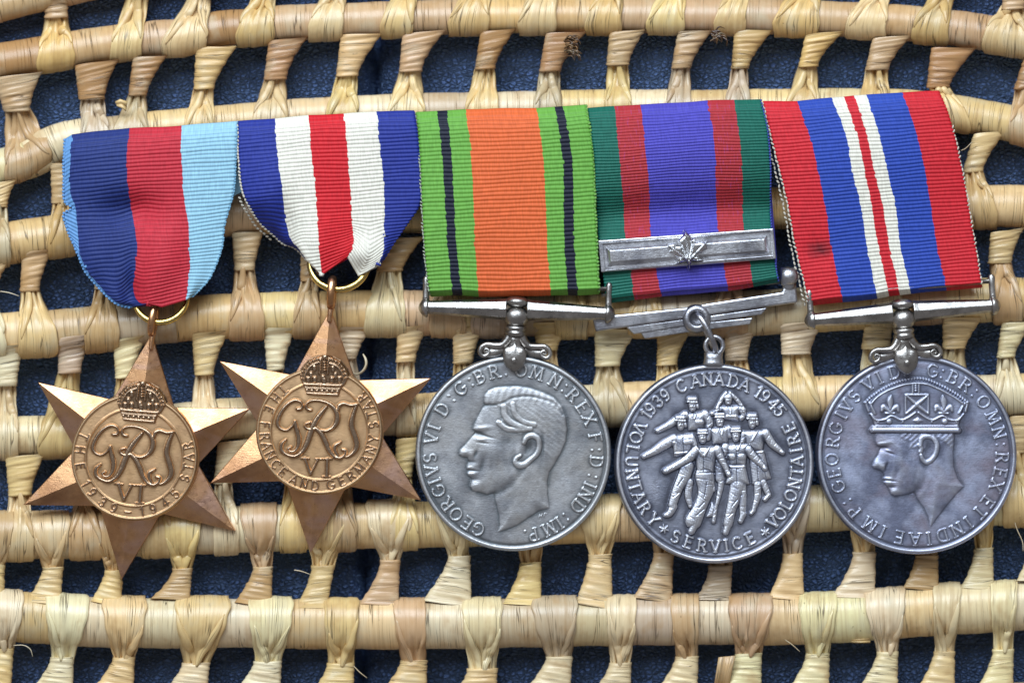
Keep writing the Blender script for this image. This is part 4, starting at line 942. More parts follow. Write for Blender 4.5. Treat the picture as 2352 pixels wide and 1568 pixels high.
# --- bare-headed profile
def medal_bare():
    R = 223; sc = R/757; cen = (765, 785); rl = rimmed(R)
    C = lambda p: ((p[0]-cen[0])*sc, -(p[1]-cen[1])*sc)
    X = rl.X/sc+cen[0]; Y = -rl.Y/sc+cen[1]               # tracing coordinates
    g = lambda cx, cy, sx, sy, a=0: (lambda ca, sa: np.exp(-((((X-cx)*ca+(Y-cy)*sa)/sx)**2+((-(X-cx)*sa+(Y-cy)*ca)/sy)**2)))(math.cos(math.radians(a)), math.sin(math.radians(a)))
    out = [(530, 385), (538, 330), (565, 295), (620, 268), (690, 262), (800, 257), (900, 274), (1000, 308), (1085, 348), (1145, 415), (1178, 500), (1190, 600), (1178, 690), (1135, 790), (1090, 870), (1052, 930), (1036, 1000), (1036, 1100), (1052, 1212), (965, 1236), (880, 1290), (800, 1345), (710, 1382), (640, 1402), (655, 1345), (648, 1265), (628, 1180), (608, 1104), (560, 1108), (500, 1092), (445, 1075), (424, 1042), (432, 1000), (426, 975), (405, 955), (402, 935), (418, 917), (398, 908), (398, 885), (410, 845), (402, 820), (362, 812), (338, 792), (346, 762), (400, 698), (450, 640), (466, 620), (450, 592), (456, 558), (490, 490), (520, 430), (545, 408)]
    D = rl.poly([C(p) for p in out]); ins = smooth(-1.5, 1.5, D)
    h = 4.6*(1-np.exp(-np.maximum(D, 0)/9))+3.2*smooth(0, 70, D)
    h = h*smooth(-0.8, 3.0, D)
    f = 0
    f = f-4.2*g(500, 632, 45, 26, 15)+2.2*g(520, 588, 75, 18, -8)+2.0*g(520, 672, 26, 14)-1.6*g(560, 650, 60, 10, 15)-1.2*g(530, 702, 50, 9, 8)
    f = f+2.2*g(430, 790, 30, 26)-2.2*g(470, 790, 14, 34, 20)+1.8*g(375, 770, 36, 26, 45)-1.4*g(440, 850, 40, 16)
    f = f+1.8*g(432, 895, 26, 13)+2.0*g(435, 942, 26, 13)-2.0*g(450, 918, 40, 6, 4)-1.5*g(448, 985, 40, 16)+2.4*g(470, 1035, 45, 36)
    f = f+2.6*g(610, 770, 90, 75)+1.4*g(700, 960, 120, 50, -25)-2.0*g(520, 880, 26, 70, 15)-1.6*g(735, 690, 80, 50)
    jl = np.zeros_like(h)
    rl.spline([C(p) for p in ((608, 1104), (700, 1060), (780, 985), (830, 900))], 15, 1.5, jl, soft=1.0); f = f-jl
    jl = np.zeros_like(h); rl.spline([C(p) for p in ((900, 900), (950, 1000), (940, 1120), (900, 1210))], 22, 1.2, jl, soft=1.0); f = f+jl
    # hair
    hair = [(530, 385), (538, 330), (565, 295), (620, 268), (690, 262), (800, 257), (900, 274), (1000, 308), (1085, 348), (1145, 415), (1178, 500), (1190, 600), (1178, 690), (1135, 790), (1080, 850), (1000, 760), (960, 640), (880, 620), (820, 640), (760, 610), (680, 580), (650, 540), (690, 500), (690, 440), (620, 405), (545, 410)]
    Dh = rl.poly([C(p) for p in hair]); hm = smooth(-2, 5, Dh)
    ang = np.arctan2(Y-620, X-880)
    flow = X*0.75+Y*0.35+60*np.sin(Y/150)
    st = np.sin((X*0.55-Y*0.9)/9.5+2.2*np.sin(X/70)+1.5*np.sin(Y/55))*0.5+0.5*np.sin((X*0.62-Y*0.8)/5.3+1.7*np.sin(Y/45))
    rad = np.sin(ang*38+np.hypot(X-880, Y-620)/60)
    topm = smooth(20, -20, Y-(395-0.10*(X-700)+0.00065*(X-760)**2))
    quiff = np.sin((X+0.55*Y)/8.5+1.4*np.sin(Y/37))
    f = f+hm*(0.9+topm*0.28*quiff+(1-topm)*0.22*st)
    pl_ = np.zeros_like(h)
    rl.spline([C(p) for p in ((560, 408), (640, 400), (700, 382), (760, 350), (880, 338), (1000, 362), (1090, 400), (1150, 480))], 6.0, 1.3, pl_, soft=1.0); f = f-pl_
    pl_ = np.zeros_like(h)
    rl.spline([C(p) for p in ((690, 420), (700, 490), (760, 550), (860, 590))], 7, 2.6, pl_, dome=True)
    rl.spline([C(p) for p in ((650, 545), (720, 595), (800, 598), (900, 590))], 6, 2.4, pl_, dome=True)
    rl.spline([C(p) for p in ((760, 400), (780, 480), (850, 540), (930, 560))], 6, 2.0, pl_, dome=True); f = f+pl_
    # ear
    e = np.zeros_like(h)
    rl.spline([C(p) for p in ((848, 700), (868, 662), (915, 645), (958, 672), (968, 730), (945, 790), (900, 832), (855, 868), (815, 878), (782, 852), (790, 820), (820, 800))], [5, 6, 6.5, 6.5, 6.5, 6, 6, 7, 7.5, 6.5, 5, 4], 5.0, e, dome=True)
    f = f-4.0*g(880, 745, 36, 52, 20)+1.0*g(800, 770, 20, 34)
    f = f-2.0*g(990, 720, 18, 90)
    h = h+0.8*f*ins+0.75*e
    rl.h += h
    # the initials under the bust
    L = np.zeros_like(h)
    rl.stroke([C((965, 1285)), C((972, 1262))], 1.2, 1.2, L); rl.stroke([C((985, 1280)), C((990, 1255))], 1.2, 1.2, L); rl.stroke([C((968, 1273)), C((988, 1268))], 1.2, 1.2, L)
    rl.stroke([C((1005, 1275)), C((1010, 1250))], 1.2, 1.2, L); rl.stroke([C((1010, 1250)), C((1025, 1255))], 1.2, 1.2, L)
    ins_l = [('G', 490, 1380), ('E', 405, 1330), ('O', 315, 1264), ('R', 245, 1187), ('G', 172, 1082), ('I', 140, 1008), ('V', 118, 920), ('S', 110, 822), ('V', 115, 668), ('I', 142, 582), ('D', 215, 445), (':', 280, 352), ('G', 355, 280), (':', 430, 222), ('B', 505, 195), ('R', 615, 155), ('.', 710, 165), ('O', 825, 140), ('M', 950, 160), ('N', 1090, 228), (':', 1168, 272), ('R', 1222, 340), ('E', 1298, 432), ('X', 1352, 522), ('F', 1400, 665), (':', 1408, 760), ('D', 1412, 850), (':', 1385, 965), ('I', 1365, 1035), ('N', 1325, 1105), ('D', 1262, 1195), (':', 1175, 1282), ('I', 1125, 1328), ('M', 1050, 1378), ('P', 920, 1425), ('.', 858, 1400)]
    lab = rl.label('profile'); rl.lab[D > 1.0] = lab
    inscription(rl, ins_l, cen, sc, 28, 3.2, 2.7, False, True, L, rfix=192)
    rl.h += L
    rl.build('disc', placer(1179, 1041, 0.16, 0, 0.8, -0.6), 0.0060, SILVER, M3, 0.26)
medal_bare()

# --- crowned profile
def medal_crowned():
    R = 227; sc = R/748; cen = (783, 785); rl = rimmed(R)
    C = lambda p: ((p[0]-cen[0])*sc, -(p[1]-cen[1])*sc)
    X = rl.X/sc+cen[0]; Y = -rl.Y/sc+cen[1]
    g = lambda cx, cy, sx, sy, a=0: (lambda ca, sa: np.exp(-((((X-cx)*ca+(Y-cy)*sa)/sx)**2+((-(X-cx)*sa+(Y-cy)*ca)/sy)**2)))(math.cos(math.radians(a)), math.sin(math.radians(a)))
    out = [(470, 600), (467, 690), (482, 715), (505, 740), (485, 790), (455, 838), (440, 872), (452, 893), (500, 908), (520, 925), (528, 950), (522, 972), (532, 985), (528, 1000), (545, 1020), (560, 1045), (575, 1062), (585, 1085), (612, 1102), (680, 1096), (755, 1080), (785, 1130), (830, 1190), (862, 1260), (880, 1342), (930, 1270), (1000, 1180), (1070, 1095), (1138, 1026), (1095, 965), (1066, 880), (1060, 760), (1070, 660), (1072, 600)]
    D = rl.poly([C(p) for p in out]); ins = smooth(-1.5, 1.5, D)
    h = (4.4*(1-np.exp(-np.maximum(D, 0)/8))+2.8*smooth(0, 60, D))*smooth(-0.8, 3, D)
    f = -3.6*g(530, 738, 34, 20, 10)+2.2*g(520, 705, 60, 14, -10)+1.8*g(556, 752, 24, 10, 18)-1.4*g(580, 775, 36, 8, 20)
    f = f+2.6*g(520, 880, 26, 24)-2.0*g(552, 875, 10, 28, 15)+1.4*g(480, 850, 30, 24, 45)+2.0*g(570, 968, 30, 10, 8)+2.0*g(575, 1000, 26, 10)-2.2*g(580, 984, 34, 5, 6)-1.6*g(590, 1030, 34, 14)+2.2*g(615, 1070, 40, 26)
    f = f+2.2*g(660, 860, 80, 90)-1.4*g(620, 950, 20, 60, 20)+1.3*g(780, 950, 60, 90, -20)-1.3*g(700, 800, 30, 60)
    t = np.zeros_like(h); rl.spline([C(p) for p in ((760, 1080), (820, 1000), (838, 900), (830, 850))], 15, 1.6, t, soft=1.0); f = f-t
    t = np.zeros_like(h); rl.spline([C(p) for p in ((930, 860), (960, 960), (930, 1080), (890, 1180))], 22, 1.2, t, soft=1.0); f = f+t
    # side hair
    Dh = rl.poly([C(p) for p in ((630, 600), (660, 660), (730, 690), (725, 740), (790, 740), (800, 680), (900, 640), (1000, 700), (1060, 760), (1072, 600))]); hm = smooth(-2, 4, Dh)
    f = f+hm*(1.0+0.3*np.sin((X*0.8+Y*1.1)/7+1.5*np.sin(X/40)))
    e = np.zeros_like(h)
    rl.spline([C(p) for p in ((808, 720), (815, 672), (850, 648), (900, 660), (930, 705), (925, 770), (895, 820), (855, 845), (825, 825), (812, 790))], [4.5, 5.5, 6, 6, 6, 5.5, 5.5, 6, 5, 4], 4.2, e, dome=True)
    rl.spline([C(p) for p in ((800, 715), (815, 740), (808, 765))], 5, 3.2, e, dome=True)
    f = f-3.4*g(865, 745, 34, 55)
    h = h+0.85*f*ins+e*0.75
    # crown
    Dc = rl.poly([C(p) for p in ((440, 622), (440, 578), (462, 570), (435, 490), (425, 440), (430, 385), (480, 345), (560, 292), (680, 248), (775, 236), (865, 245), (960, 284), (1060, 340), (1140, 390), (1128, 450), (1118, 490), (1098, 570), (1106, 580), (1104, 625))])
    h = np.where(Dc > -2, np.maximum(h*smooth(4, -2, Dc), 4.5*smooth(-2, 4, Dc)), h)
    L = np.zeros_like(h)
    rl.stroke([C((446, 602)), C((1098, 604))], 7.0, 5.5, L, dome=True)
    rl.stroke([C((450, 572)), C((1100, 572))], 2.0, 2.5, L, dome=True)
    bead = resample([C(p) for p in ((395, 395), (450, 345), (560, 275), (680, 228), (770, 214), (860, 222), (980, 272), (1080, 330), (1165, 392))], 40)
    for b in bead: rl.stroke([b], 3.2, 5.5, L, dome=True)
    rl.spline([C(p) for p in ((440, 400), (480, 352), (560, 302), (680, 258), (775, 246), (865, 254), (960, 294), (1060, 348), (1130, 400))], 3.0, 4.0, L, dome=True)
    for a, b in (((425, 395), (465, 478)), ((400, 400), (420, 460)), ((1150, 395), (1098, 475)), ((1165, 400), (1150, 460))): rl.stroke([C(a), C(b)], 3.0, 3.6, L, dome=True)
    for xx in (752, 798): rl.stroke([C((xx, 240)), C((xx, 322))], 2.4, 3.2, L, dome=True)
    for yy in (250, 268, 286, 304): rl.stroke([C((774, yy))], 3.4, 4.5, L, dome=True)
    for sx in (-1, 1):
        rl.stroke([C((783+sx*85, 335)), C((783+sx*85, 478))], 2.2, 3.0, L, dome=True)
        cx = 783+sx*202
        rl.spline([C(p) for p in ((cx-6*sx, 345), (cx, 385), (cx, 440))], [2, 7.5, 4], 4.2, L, dome=True)
        for q in (-1, 1): rl.spline([C(p) for p in ((cx, 465), (cx+30*q, 440), (cx+52*q, 428), (cx+62*q, 455))], [4, 5, 5.5, 3.5], 3.6, L, dome=True)
        rl.stroke([C((cx-32, 475)), C((cx+32, 475))], 3.0, 3.4, L, dome=True)
        rl.spline([C(p) for p in ((cx+sx*150, 480), (cx+sx*110, 525), (cx+sx*40, 522), (cx-10*sx, 495), (cx-80*sx, 525), (cx-130*sx, 510), (cx-190*sx, 470))], 2.4, 3.2, L, dome=True)
        rl.stroke([C((cx+8*sx, 538))], 7, 4.0, L, dome=True)
        for q in (-90, 95): rl.stroke([C((cx+q, 540))], 2.6, 3.0, L, dome=True); 
    rl.stroke([C((700, 335)), C((868, 335))], 2.4, 3.4, L, dome=True)
    for a in ((700, 338), (868, 338), (700, 478), (866, 478)): rl.stroke([C((783, 410)), C(a)], [5.5, 2.2], 3.8, L, dome=True)
    rl.stroke([C((783, 410))], 7, 5.0, L, dome=True)
    dm = rl.poly([C(p) for p in ((745, 530), (790, 500), (835, 530), (790, 558))]); L = np.maximum(L, 3.2*smooth(-0.5, 6, dm))
    h = h+L
    rl.h += h
    lab = rl.label('profile'); rl.lab[D > 1.0] = lab
    labc = rl.label('crown'); rl.lab[(Dc > 0)] = labc
    L = np.zeros_like(h)
    ins_l = [('G', 192, 1030), ('E', 163, 930), ('O', 145, 825), ('R', 158, 700), ('G', 172, 590), ('I', 203, 492), ('V', 237, 415), ('S', 308, 342), ('V', 408, 240), ('I', 500, 205), ('D', 615, 165), ('.', 690, 150), ('G', 905, 160), (':', 978, 178), ('B', 1052, 220), ('R', 1145, 275), (':', 1218, 325), ('O', 1282, 395), ('M', 1358, 510), ('N', 1412, 620), (':', 1430, 710), ('R', 1432, 810), ('E', 1418, 925), ('X', 1390, 1025), ('E', 1320, 1150), ('T', 1272, 1240), ('I', 1172, 1302), ('N', 1082, 1352), ('D', 970, 1395), ('I', 870, 1418), ('A', 768, 1420), ('E', 648, 1402), ('I', 528, 1362), ('M', 430, 1312), ('P', 310, 1215), (':', 255, 1145)]
    inscription(rl, ins_l, cen, sc, 28, 3.0, 2.4, False, True, L, rfix=195)
    rl.h += L
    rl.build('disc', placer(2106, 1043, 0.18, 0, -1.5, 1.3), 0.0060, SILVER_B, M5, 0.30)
medal_crowned()

# --- marching figures
def medal_figures():
    R = 227; sc = R/745; cen = (780, 790); rl = rimmed(R)
    rl.h -= 1.2*smooth(R*0.93, R*0.90, rl.r)
    C = lambda p: ((p[0]-cen[0])*sc, -(p[1]-cen[1])*sc)
    def figure(lift, strokes, polys=(), dots=()):
        L = np.zeros_like(rl.h); lab = rl.label('figure')
        for pts, w in polys:
            D = rl.poly([C(p) for p in pts])+1.6; v = w*(1-np.exp(-np.maximum(D, 0)/5))*smooth(-0.5, 1.5, D); L = np.maximum(L, v); rl.lab[D > 1] = lab
        fold_ = []
        for pts, ws, hh in strokes:
            if len(pts) >= 2 and max(abs(pts[-1][0]-pts[0][0]), abs(pts[-1][1]-pts[0][1])) > 60:
                A_ = np.array(pts, float)
                for q in range(len(A_)-1):
                    dv = A_[q+1]-A_[q]; ln_ = np.linalg.norm(dv); nn = np.array([-dv[1], dv[0]])/ln_
                    for t_ in np.arange(0.3, 0.95, 44/ln_):
                        c_ = A_[q]+dv*(t_+random.uniform(-.06, .06)); w_ = ws[q]*random.uniform(0.3, 0.5); sk = dv/ln_*random.uniform(-14, 14); of = nn*random.uniform(-0.25, 0.25)*ws[q]
                        fold_.append((c_+of-nn*w_*0.6-sk, c_+of+nn*w_*0.6+sk))
                if abs(A_[-1][0]-A_[0][0]) > 60 and len(A_) > 2 and A_[-1][1] < 900:
                    dots = list(dots)+[([tuple(A_[-1]), tuple(A_[-1]+(A_[-1]-A_[-2])*0.12)], 40, 2.2)]
            rl.spline([C(p) for p in pts], np.array(ws)*sc*0.6, hh, L, dome=True, lab=lab) if len(pts) > 2 else rl.stroke([C(p) for p in pts], np.array(ws)*sc*0.56, hh, L, dome=True, lab=lab)
        D2 = np.zeros_like(L)
        for pts, w, hh in dots:
            rl.stroke([C(p) for p in pts], w*sc*0.5, abs(hh), D2, dome=True) if hh > 0 else None
        N_ = np.zeros_like(L)
        for pts, w, hh in dots:
            if hh < 0: rl.stroke([C(p) for p in pts], w*sc*0.5, -hh, N_, dome=True)
        for a_, b_ in fold_: rl.stroke([C(a_), C(b_)], 1.8, 0.75, N_, soft=1.0)
        M = L > 0.2
        tot = L+lift+D2-N_
        rl.h = np.where(M, np.maximum(rl.h*0.25+tot*0.75, tot), rl.h)
    def head(cx, cy, cap=True, hat='peak'):
        s = [([(cx, cy-6), (cx, cy+22)], [62, 50], 6.5)]
        d = [([(cx-12, cy-2), (cx+12, cy-2)], 8, -1.8), ([(cx-1, cy), (cx-2, cy+12)], 9, 2.0), ([(cx-8, cy+24), (cx+8, cy+24)], 6, -1.4)]
        if hat == 'peak': s += [([(cx-26, cy-46), (cx+26, cy-48)], [34, 34], 7.5), ([(cx-36, cy-28), (cx+34, cy-30)], [16, 16], 8.5)]
        if hat == 'round': s += [([(cx-24, cy-44), (cx+20, cy-44)], [42, 42], 7.5), ([(cx-40, cy-26), (cx+36, cy-22)], [14, 14], 8.0), ([(cx+34, cy), (cx+38, cy+14)], [30, 26], 4.5)]
        return s, d
    tor = lambda a, b, c, d_, w=5.5: [([a, b, c, d_], w)]
    # back row
    s, d = head(885, 305, hat=None)
    figure(0.0, s+[([(870, 262), (840, 300), (800, 375)], [26, 30, 26], 4.0), ([(900, 262), (950, 310), (1005, 385)], [26, 32, 28], 4.0), ([(980, 380), (1000, 420), (985, 450)], [44, 40, 34], 4.5), ([(830, 380), (800, 400), (760, 415)], [36, 34, 30], 4.0)],
           tor((830, 362), (970, 355), (962, 470), (846, 460)), d+[([(865, 350), (895, 420)], 8, 1.5), ([(910, 350), (900, 420)], 8, 1.5), ([(860, 440), (950, 440)], 30, 1.6)])
    s, d = head(615, 352, hat='round')
    figure(0.4, s+[([(560, 430), (480, 475), (415, 512), (352, 542)], [60, 52, 40, 34], 5.0), ([(710, 425), (742, 480), (735, 520)], [60, 56, 40], 5.0)],
           tor((555, 415), (715, 405), (705, 540), (585, 540)), d+[([(605, 395), (625, 455)], 10, 1.8), ([(650, 395), (628, 455)], 10, 1.8), ([(650, 480), (690, 480)], 34, 1.6), ([(585, 440), (575, 500)], 8, -1.2)])
    # middle row
    s, d = head(820, 470)
    figure(0.8, s+[([(815, 780), (822, 900)], [66, 70], 4.5), ([(822, 900), (826, 960), (798, 1090)], [44, 40, 26], 4.5), ([(795, 1090), (772, 1225)], [24, 30], 4.2), ([(745, 540), (730, 600)], [40, 40], 4), ([(890, 530), (895, 580)], [46, 40], 4)],
           tor((745, 530), (890, 512), (880, 645), (770, 645))+[([(720, 1190), (760, 1085), (790, 1120), (785, 1190)], 3.5)], d+[([(800, 515), (840, 600)], 12, 1.8), ([(850, 515), (835, 570)], 10, 1.6)])
    s, d = head(525, 492, hat='round')
    figure(1.0, s+[([(475, 610), (400, 650), (330, 695), (250, 735)], [66, 60, 48, 38], 5.5), ([(610, 600), (630, 650)], [50, 44], 5), ([(575, 810), (545, 900), (500, 985), (462, 1100)], [86, 84, 66, 56], 5.5), ([(470, 1110), (440, 1165), (410, 1178)], [54, 44, 30], 5.5), ([(590, 930), (580, 1030), (600, 1110)], [52, 46, 34], 4.0)],
           tor((460, 585), (620, 565), (615, 725), (478, 735)), d+[([(520, 545), (540, 590)], 9, 1.6), ([(480, 640), (480, 690)], 34, 1.5), ([(560, 630), (600, 628)], 36, 1.5), ([(470, 715), (615, 705)], 16, 1.6), ([(540, 600), (550, 720)], 6, -1.4), ([(500, 960), (540, 900)], 8, -1.6), ([(470, 1040), (510, 1010)], 8, -1.6)])
    s, d = head(1065, 478, hat='round')
    figure(0.8, s+[([(1165, 570), (1215, 640), (1262, 682), (1292, 708)], [66, 54, 42, 34], 5.5), ([(1105, 945), (1102, 1040), (1072, 1140)], [52, 46, 28], 4.8), ([(1075, 1140), (1055, 1165)], [30, 28], 5), ([(1145, 930), (1180, 1010), (1190, 1030)], [46, 40, 30], 4.5), ([(1190, 1025), (1160, 1062)], [34, 30], 5), ([(1000, 570), (990, 640)], [44, 40], 4)],
           tor((995, 552), (1170, 540), (1140, 700), (1030, 700))+[([(1040, 700), (1150, 690), (1205, 900), (1160, 915), (1140, 940), (1065, 945)], 4.6)], d+[([(1120, 520), (1060, 620)], 12, 1.9), ([(1065, 710), (1150, 700)], 18, 1.6), ([(1100, 780), (1110, 940)], 7, -1.3), ([(1140, 780), (1170, 900)], 7, -1.2)])
    # front row
    s, d = head(940, 578)
    figure(1.8, s+[([(1035, 690), (1095, 760), (1135, 800), (1158, 828)], [66, 54, 44, 40], 6.0), ([(865, 670), (850, 740), (870, 800)], [60, 54, 44], 5.5), ([(955, 950), (930, 1050), (905, 1130), (880, 1240)], [98, 84, 66, 62], 6.5), ([(880, 1250), (862, 1305)], [52, 44], 6.0), ([(985, 950), (992, 1080), (990, 1180)], [60, 50, 40], 4.2), ([(995, 1170), (975, 1222)], [46, 36], 4.6)],
           tor((860, 655), (1035, 640), (1010, 815), (890, 815), 6.2)+[([(890, 800), (1010, 800), (1042, 942), (955, 952), (866, 938)], 6.4)], d+[([(925, 640), (945, 690)], 12, 1.8), ([(975, 640), (952, 690)], 12, 1.8), ([(945, 690), (945, 800)], 5, -1.6), ([(890, 740), (915, 740)], 44, 1.5), ([(975, 740), (1005, 740)], 44, 1.5), ([(890, 812), (1012, 812)], 18, 1.9), ([(945, 830), (950, 945)], 6, -1.6), ([(910, 1110), (950, 1060)], 8, -1.6), ([(880, 1190), (915, 1160)], 8, -1.4)])
    s, d = head(690, 592)
    figure(2.2, s+[([(640, 700), (570, 760), (490, 805), (412, 845)], [70, 58, 46, 44], 6.2), ([(800, 690), (840, 770), (865, 820), (888, 872)], [66, 56, 46, 42], 6.2), ([(705, 880), (715, 980), (680, 1090), (620, 1220)], [124, 104, 82, 106], 6.8), ([(632, 1240), (605, 1298)], [60, 50], 6.2), ([(745, 900), (770, 990)], [50, 30], 4.0)],
           tor((628, 672), (805, 665), (772, 860), (650, 862), 6.4)+[([(650, 850), (772, 845), (775, 900), (648, 900)], 6.2)], d+[([(640, 660), (690, 730)], 20, 2.0), ([(745, 655), (700, 735)], 20, 2.0), ([(697, 730), (697, 850)], 5, -1.8), ([(650, 862), (770, 855)], 10, -1.2), ([(660, 1120), (700, 1080)], 9, -1.8), ([(640, 1180), (700, 1130)], 8, -1.6), ([(720, 930), (700, 1040)], 7, -1.3)])
    L = np.zeros_like(rl.h)
    fm = rl.lab > 0; wr = np.sin(rl.X*0.85+2.0*np.sin(rl.Y*0.21)+rl.Y*0.5)*np.sin(rl.Y*0.6-rl.X*0.33+1.5*np.sin(rl.X*0.17)); rl.h += np.where(fm, 0.2*wr, 0)
    wear = np.exp(-(((rl.X-C((350, 0))[0])/24)**2+((rl.Y-C((0, 1000))[1])/34)**2)); rl.h += wear*0.5*rng.random(rl.h.shape)
    out = [('1', 255, 415), ('9', 290, 370), ('3', 345, 315), ('9', 400, 265), ('C', 525, 195), ('A', 638, 165), ('N', 728, 145), ('A', 818, 148), ('D', 925, 165), ('A', 1012, 200), ('1', 1110, 262), ('9', 1165, 285), ('4', 1225, 345), ('5', 1282, 390)]
    inn = [('V', 212, 520), ('O', 178, 592), ('L', 150, 682), ('U', 140, 775), ('N', 152, 875), ('T', 172, 968), ('A', 203, 1045), ('R', 250, 1125), ('Y', 320, 1212), ('S', 488, 1342), ('E', 583, 1382), ('R', 685, 1405), ('V', 785, 1412), ('I', 868, 1410), ('C', 950, 1395), ('E', 1052, 1360), ('V', 1222, 1232), ('O', 1290, 1180), ('L', 1340, 1112), ('O', 1375, 1040), ('N', 1402, 945), ('T', 1415, 855), ('A', 1422, 775), ('I', 1412, 690), ('R', 1395, 608), ('E', 1358, 518)]
    inscription(rl, out, cen, sc, 26, 3.4, 3.2, False, True, L, rfix=193)
    inscription(rl, inn, cen, sc, 26, 3.4, 3.2, True, True, L, rfix=190)
    for cx, cy in ((400, 1282), (1163, 1305)):
        lab = rl.label('leaf_mark'); o = C((cx, cy))
        for k in range(6):
            a = math.radians(k*60+40); rl.stroke([o, (o[0]+10*math.cos(a), o[1]+10*math.sin(a))], [3.6, 1.4], 3.4, L, lab=lab, dome=True)
    rl.h += L
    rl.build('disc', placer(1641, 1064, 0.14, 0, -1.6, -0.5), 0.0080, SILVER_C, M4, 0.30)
medal_figures()

# ------------------------------------------------------------------ suspenders
def lathe(name, axis0, axis1, prof, mat, parent, pl, n=24, flat=1.0, squash=None):
    """solid turned about the local line axis0-axis1; prof: (t, radius); pl maps local units + height"""
    a0 = np.array(axis0, float); a1 = np.array(axis1, float); d = a1-a0; l = np.linalg.norm(d); d /= l; nrm = np.array([-d[1], d[0]])
    th = np.linspace(0, 2*math.pi, n, endpoint=False); rows = []
    for t, r in prof:
        p = a0+d*t*l
        rows.append(pl(p[0]+nrm[0]*np.cos(th)*r, p[1]+nrm[1]*np.cos(th)*r, np.sin(th)*r*S0*flat))
    V = np.array(rows).reshape(-1, 3); m = len(prof)
    F = [tuple(q) for q in gridf(m, n, True)]+[tuple(range(n))[::-1], tuple(range((m-1)*n, m*n))]
    return mesh(name, V, F, mat, parent)
def ball(t0, t1, r, k=9, p=0.5):
    return [(t0+(t1-t0)*(1-math.cos(a))/2, max(0.02*r, r*math.sin(a)**(2*p))) for a in np.linspace(0.05, math.pi-0.05, k)]

def plate(name, pts, z0, z1, mat, parent, pl, bev=0.02, hole=None):
    n = len(pts); P = np.array(pts, float)
    V = np.concatenate([pl(P[:, 0], P[:, 1], np.full(n, z1)), pl(P[:, 0], P[:, 1], np.full(n, z0))])
    F = [tuple(range(n)), tuple(range(n, 2*n))[::-1]]+[((i+1) % n, i, n+i, n+(i+1) % n) for i in range(n)]
    import bmesh
    o = mesh(name, V, F, mat, parent, smoothed=False)
    bm = bmesh.new(); bm.from_mesh(o.data); bmesh.ops.recalc_face_normals(bm, faces=bm.faces); bm.to_mesh(o.data); bm.free()
    bevel(o, bev, 2)
    return o

